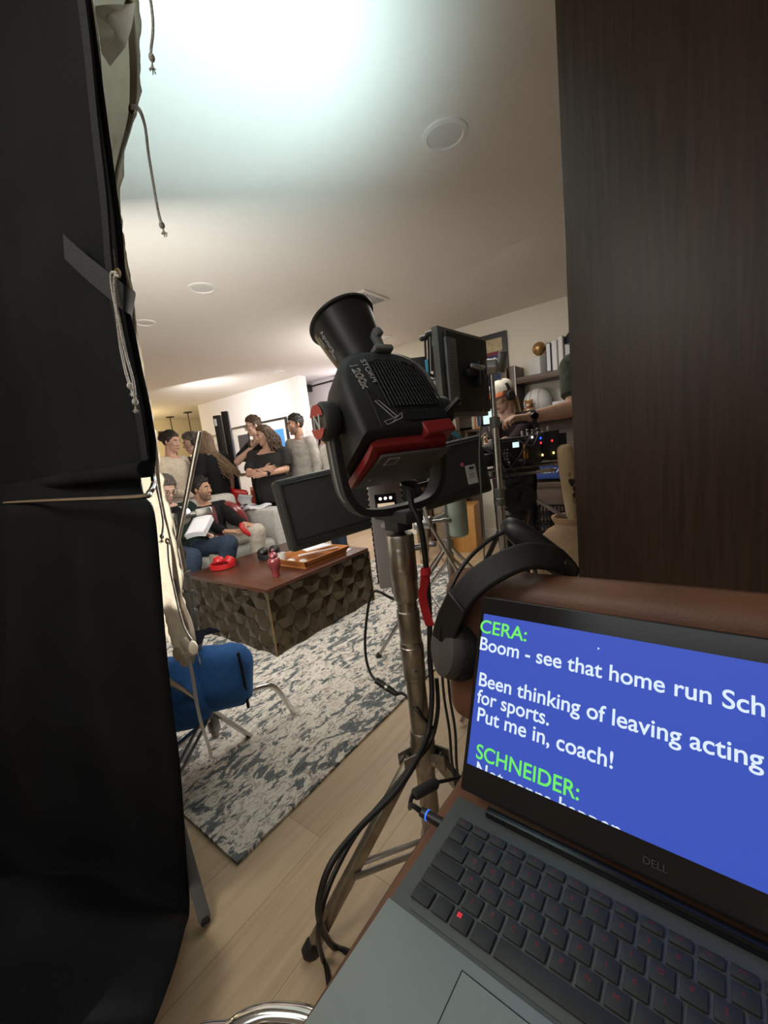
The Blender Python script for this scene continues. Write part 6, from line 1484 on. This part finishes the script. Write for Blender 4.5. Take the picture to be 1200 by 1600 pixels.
# glasses man
wA = dict(Relb=at(371, 722, 5.1), Rwri=at(392, 701, 5.03))
def radio(t, bo, HP, Rh, P, sh, d):
    q = B(); c = P['Rwri']+V((0, 0, .06))+(CAM-P['Rwri']).normalized()*.02; q.box(c, (.045, .03, .09), Rh, bevel=.008); q.cyl(c+V((0, 0, .04)), c+V((0, 0, .11)), .008); q.build('held_radio', K['blk'], t)
person('person in black glasses and black T-shirt with one hand raised to the chest', at(386, 667, 5.2), 262, 1.76, SK[2], BLK, BLK, ('short', br), crowd, hy=-6, hp=10, sleeve=.75, W=wA, glasses=K['blk_gloss'], wscale=1.05, belly=.03, extras=radio, hands=dict(R=dict(d=at(402, 690, 5.01)-wA['Rwri'], n=-_r0+_f*.3, t=V((0, 0, 1)), curl=.5)))
# curly woman, arms folded at the waist
wB = dict(Relb=at(389, 741, 4.75), Rwri=at(411, 734, 4.59), Lelb=at(447, 733, 4.77), Lwri=at(414, 741, 4.55))
def brace(t, bo, HP, Rh, P, sh, d):
    watch(K['blk'], 'L', .92)(t, bo, HP, Rh, P, sh, d); watch(K['blk'], 'R', .80)(t, bo, HP, Rh, P, sh, d)
    q = B(); q.tube([P['neck']+d['lat']*.07+d['fw']*.02, P['neck']+d['fw']*.10-V((0, 0, .09)), P['neck']-d['lat']*.07+d['fw']*.02], .0025, 6, 5); q.build('necklace', K['brass_edge'], t)
person('curly-haired person in dark V-neck top with folded arms behind the sofa arm', at(403, 682, 4.82), 300, 1.64, SK[0], CHAR, BLK, ('curly', br, ((-.11, -.09), (-.05, -.07), (.0, .0), (.045, .06), (.075, .085), (.1, .1)), .24), crowd, hy=-48, hp=10, sleeve=.78, W=wB, wscale=1.16, belly=.05, neck='vee', longtop=1, extras=brace, hands=dict(L=dict(d=at(398, 742, 4.53)-wB['Lwri'], n=V((.87, -.5, -.2)), t=V((0, 0, 1)), curl=.35), R=dict(d=_r0, n=-_f, t=V((0, 0, 1)), curl=.4)))
person('bearded person in grey sweater over a pale collared shirt by the white post', at(452, 664, 4.95), 268, 1.74, SK[1], GREY, BEIG, ('short', dk), crowd, hy=-14, hp=6, sleeve=2, beard=bd_, collar=LBLU, wscale=1.08)
wC = dict(Relb=at(506, 735, 4.75), Rwri=at(497, 700, 4.7))
person('person with long auburn hair in pale striped shirt half hidden by the lamp knob', at(493, 673, 4.9), 250, 1.62, SK[2], WHT, JEAN, ('long', rd_, None, .38), crowd, hp=8, sleeve=2, J=dict(Lwri=(.2, .1, 1.05)))
# seated men
E4 = at(266, 768, 4.04); w4 = dict(Rwri=at(290, 838, 3.72), Lwri=at(330, 838, 3.72), Relb=at(262, 842, 3.85), Lelb=at(322, 836, 3.98))
_, P4 = person('seated person with glasses in dark green reading loose script pages', E4, -8, 1.76, SK[2], DGRN, JEAN, ('short', gy), seatg, hp=26, hy=6, sleeve=2, seated=1, W=w4, glasses=K['blk_gloss'], beard=mat('grey_stubble', (.22, .17, .14), .8), J=dict(Lkne=(.50, .20, .56), Lank=(.34, .12, .12), Rkne=(.48, -.10, .52)),
       hands=dict(R=dict(d=_r0+V((0, 0, .25)), n=V((0, 0, 1)), t=_f, curl=.5), L=dict(d=-_r0*.55+V((0, 0, .5))-_f*.3, n=-_f*.3-_r0*.4, t=V((0, 0, 1)), curl=.7)))
E5 = at(325, 762, 4.32); w5 = dict(Rwri=at(350, 830, 3.95), Relb=at(326, 820, 4.15), Lwri=at(381, 818, 3.98), Lelb=at(366, 812, 4.22))
def jacket(t, bo, HP, Rh, P, sh, d):
    q = B(); fw, lat, tn = d['fw'], d['lat'], d['tn']
    pe, ch, ne = P['pelvis'], P['chest'], P['neck']
    f = (fw-tn*fw.dot(tn)).normalized()
    q.strap([ne+f*.092-tn*.05, ch+f*.150+tn*.05, ch+f*.158-tn*.06, pe.lerp(ch, .45)+f*.152, pe+f*.165+tn*.04], [lat*.9+f*.0]*5, .15, .010, 5)
    q.build('maroon_shirt', MAR, t)
    g = B()
    for s in (-1, 1): g.tube([ch+f*.17-tn*.01+lat*(s*.028)+lat*.02*math.cos(i*PI/5)-tn*.02*math.sin(i*PI/5) for i in range(10)], .003, 5, 1, True)
    g.build('hung_sunglasses', K['blk_gloss'], t)
_, P5 = person('seated bearded person in black jacket and beige trousers looking to the right', E5, -18, 1.78, SK[1], BLK, BEIG, ('short', dk), seatg, hy=44, hp=2, sleeve=2, seated=1, W=w5, beard=bd_, extras=jacket, J=dict(Lkne=(.40, .30, .56), Lank=(.34, .26, .10), Rkne=(.46, -.08, .53), Rank=(.40, -.08, .09)),
       hands=dict(R=dict(d=_r0+V((0, 0, -.1)), n=V((0, 0, -1)), t=_f, curl=.3), L=dict(d=_r0*.8-_f*.3+V((0, 0, -.25)), n=V((0, 0, -1)), t=-_r0*.2-_f, curl=.6)))
sc0 = at(313, 822, 3.66); sp_ = thing('script_pages', 'loose white script pages held by the seated reader', 'paper', sc0)
for j in range(4):
    def pg(u, v, j=j):
        a = at(291-j, 843-2*j, 3.70-.01*j); bq = at(321-j, 838-2*j, 3.64-.01*j); c = at(305-j, 816-2*j, 3.78-.01*j)
        return a+(bq-a)*u+(c-a)*v+(CAM-a).normalized()*.035+V((0, 0, .012*math.sin(u*PI)))
    B().grid(8, 5, pg).build('sheet', K['paper'], sp_, solid=.0012)
rg0 = at(384, 824, 3.9); rg = thing('game_controller', 'small red curved handset in the hand of the seated person in black', 'controller', rg0)
B().tube([at(377, 818, 3.9), at(378, 824, 3.88), at(384, 831, 3.87), at(391, 836, 3.87)], [.018, .024, .022, .016], 10, 5).build('shell', K['red_bright'], rg)
# camera operator
def cap_(t, bo, HP, Rh, P, sh, d):
    q = B(); hs = d['hs']; R_ = Rh
    q.loft([(HP(-.008, 0, .050+z), R_, rx*hs, ry*hs) for z, rx, ry in ((0, .108, .09), (.03, .107, .089), (.06, .094, .078), (.08, .066, .055), (.09, .03, .026))], 24); c = q.build('cap_crown', cloth('cap_white', (.62, .58, .50)), t)
    g = B()
    def br_(u, v): a = -1.15+2.3*u; return HP(-.008+(.104+.075*v)*math.cos(a)-.02*v*(1-math.cos(a)), (.088+.012*v)*math.sin(a), .052-.016*v+.012*math.cos(a)*0-.02*v*abs(math.sin(a)))
    g.grid(16, 5, br_); g.build('cap_brim', cloth('cap_orange', (.42, .12, .05)), c, solid=.004)
    l = B(); l.tube([HP(.098, .022*math.cos(i*.63), .085+.02*math.sin(i*.63)) for i in range(10)], .0018, 5, 1, True); l.tube([HP(.100, -.008, .078), HP(.102, 0, .094), HP(.100, .008, .078)], .0016, 5); l.build('cap_emblem', K['blk'], c)
    earphones(t, bo, HP, Rh, P, sh, d)
wD = dict(Relb=at(765, 668, 3.1), Rwri=at(760, 690, 2.86), Lelb=at(820, 668, 3.1), Lwri=at(800, 690, 2.88))
person('person in a white cap with orange brim and headphones behind the cinema camera', at(773, 624, 3.2), 262, 1.68, SK[2], cloth('plum', (.022, .014, .016)), BLK, ('ponytail', bl_, None, .3, _r0*.05+V((0, 0, -.22))), None, hp=18, hy=-22, sleeve=2, J=dict(neck=(.05, 0, 1.47), head=(.10, 0, 1.605)), W=wD, extras=cap_)
# crew member reaching over the camera, mostly behind the walnut panel
shL = at(905, 570, 2.42); eL = at(898, 638, 2.32); wL = at(829, 651, 2.24)
hd_dir = at(795, 655, 2.2)-wL
person('person in a dark olive T-shirt reaching an arm over the cinema camera', shL+_f.normalized()*.18+_r0*.16+V((0, 0, .17)), 214, 1.78, SK[0], OLV, BLK, ('short', br), None, hp=10, sleeve=.72, W=dict(Lsho=at(895, 572, 2.40), Lelb=eL, Lwri=wL, Relb=eL+_r0*.32+_f*.3-V((0, 0, .1)), Rwri=eL+_r0*.30+_f*.3-V((0, 0, .35))), wscale=1.05, extras=watch(K['blk'], 'L', .96), hands=dict(L=dict(d=hd_dir+V((0, 0, .005)), n=V((0, 0, -1))-_r0*.25, t=-_f*-1, curl=.85)))
# khaki crew member behind the lamp
person('person in khaki work trousers and tan boots standing behind the film lamp', V((-2.12, 3.50, 1.60)), 300, 1.74, SK[1], BLK, KHA, ('short', br), None, hp=10, sleeve=.7, shoes=mat('tan_boot', (.36, .26, .17), .8))
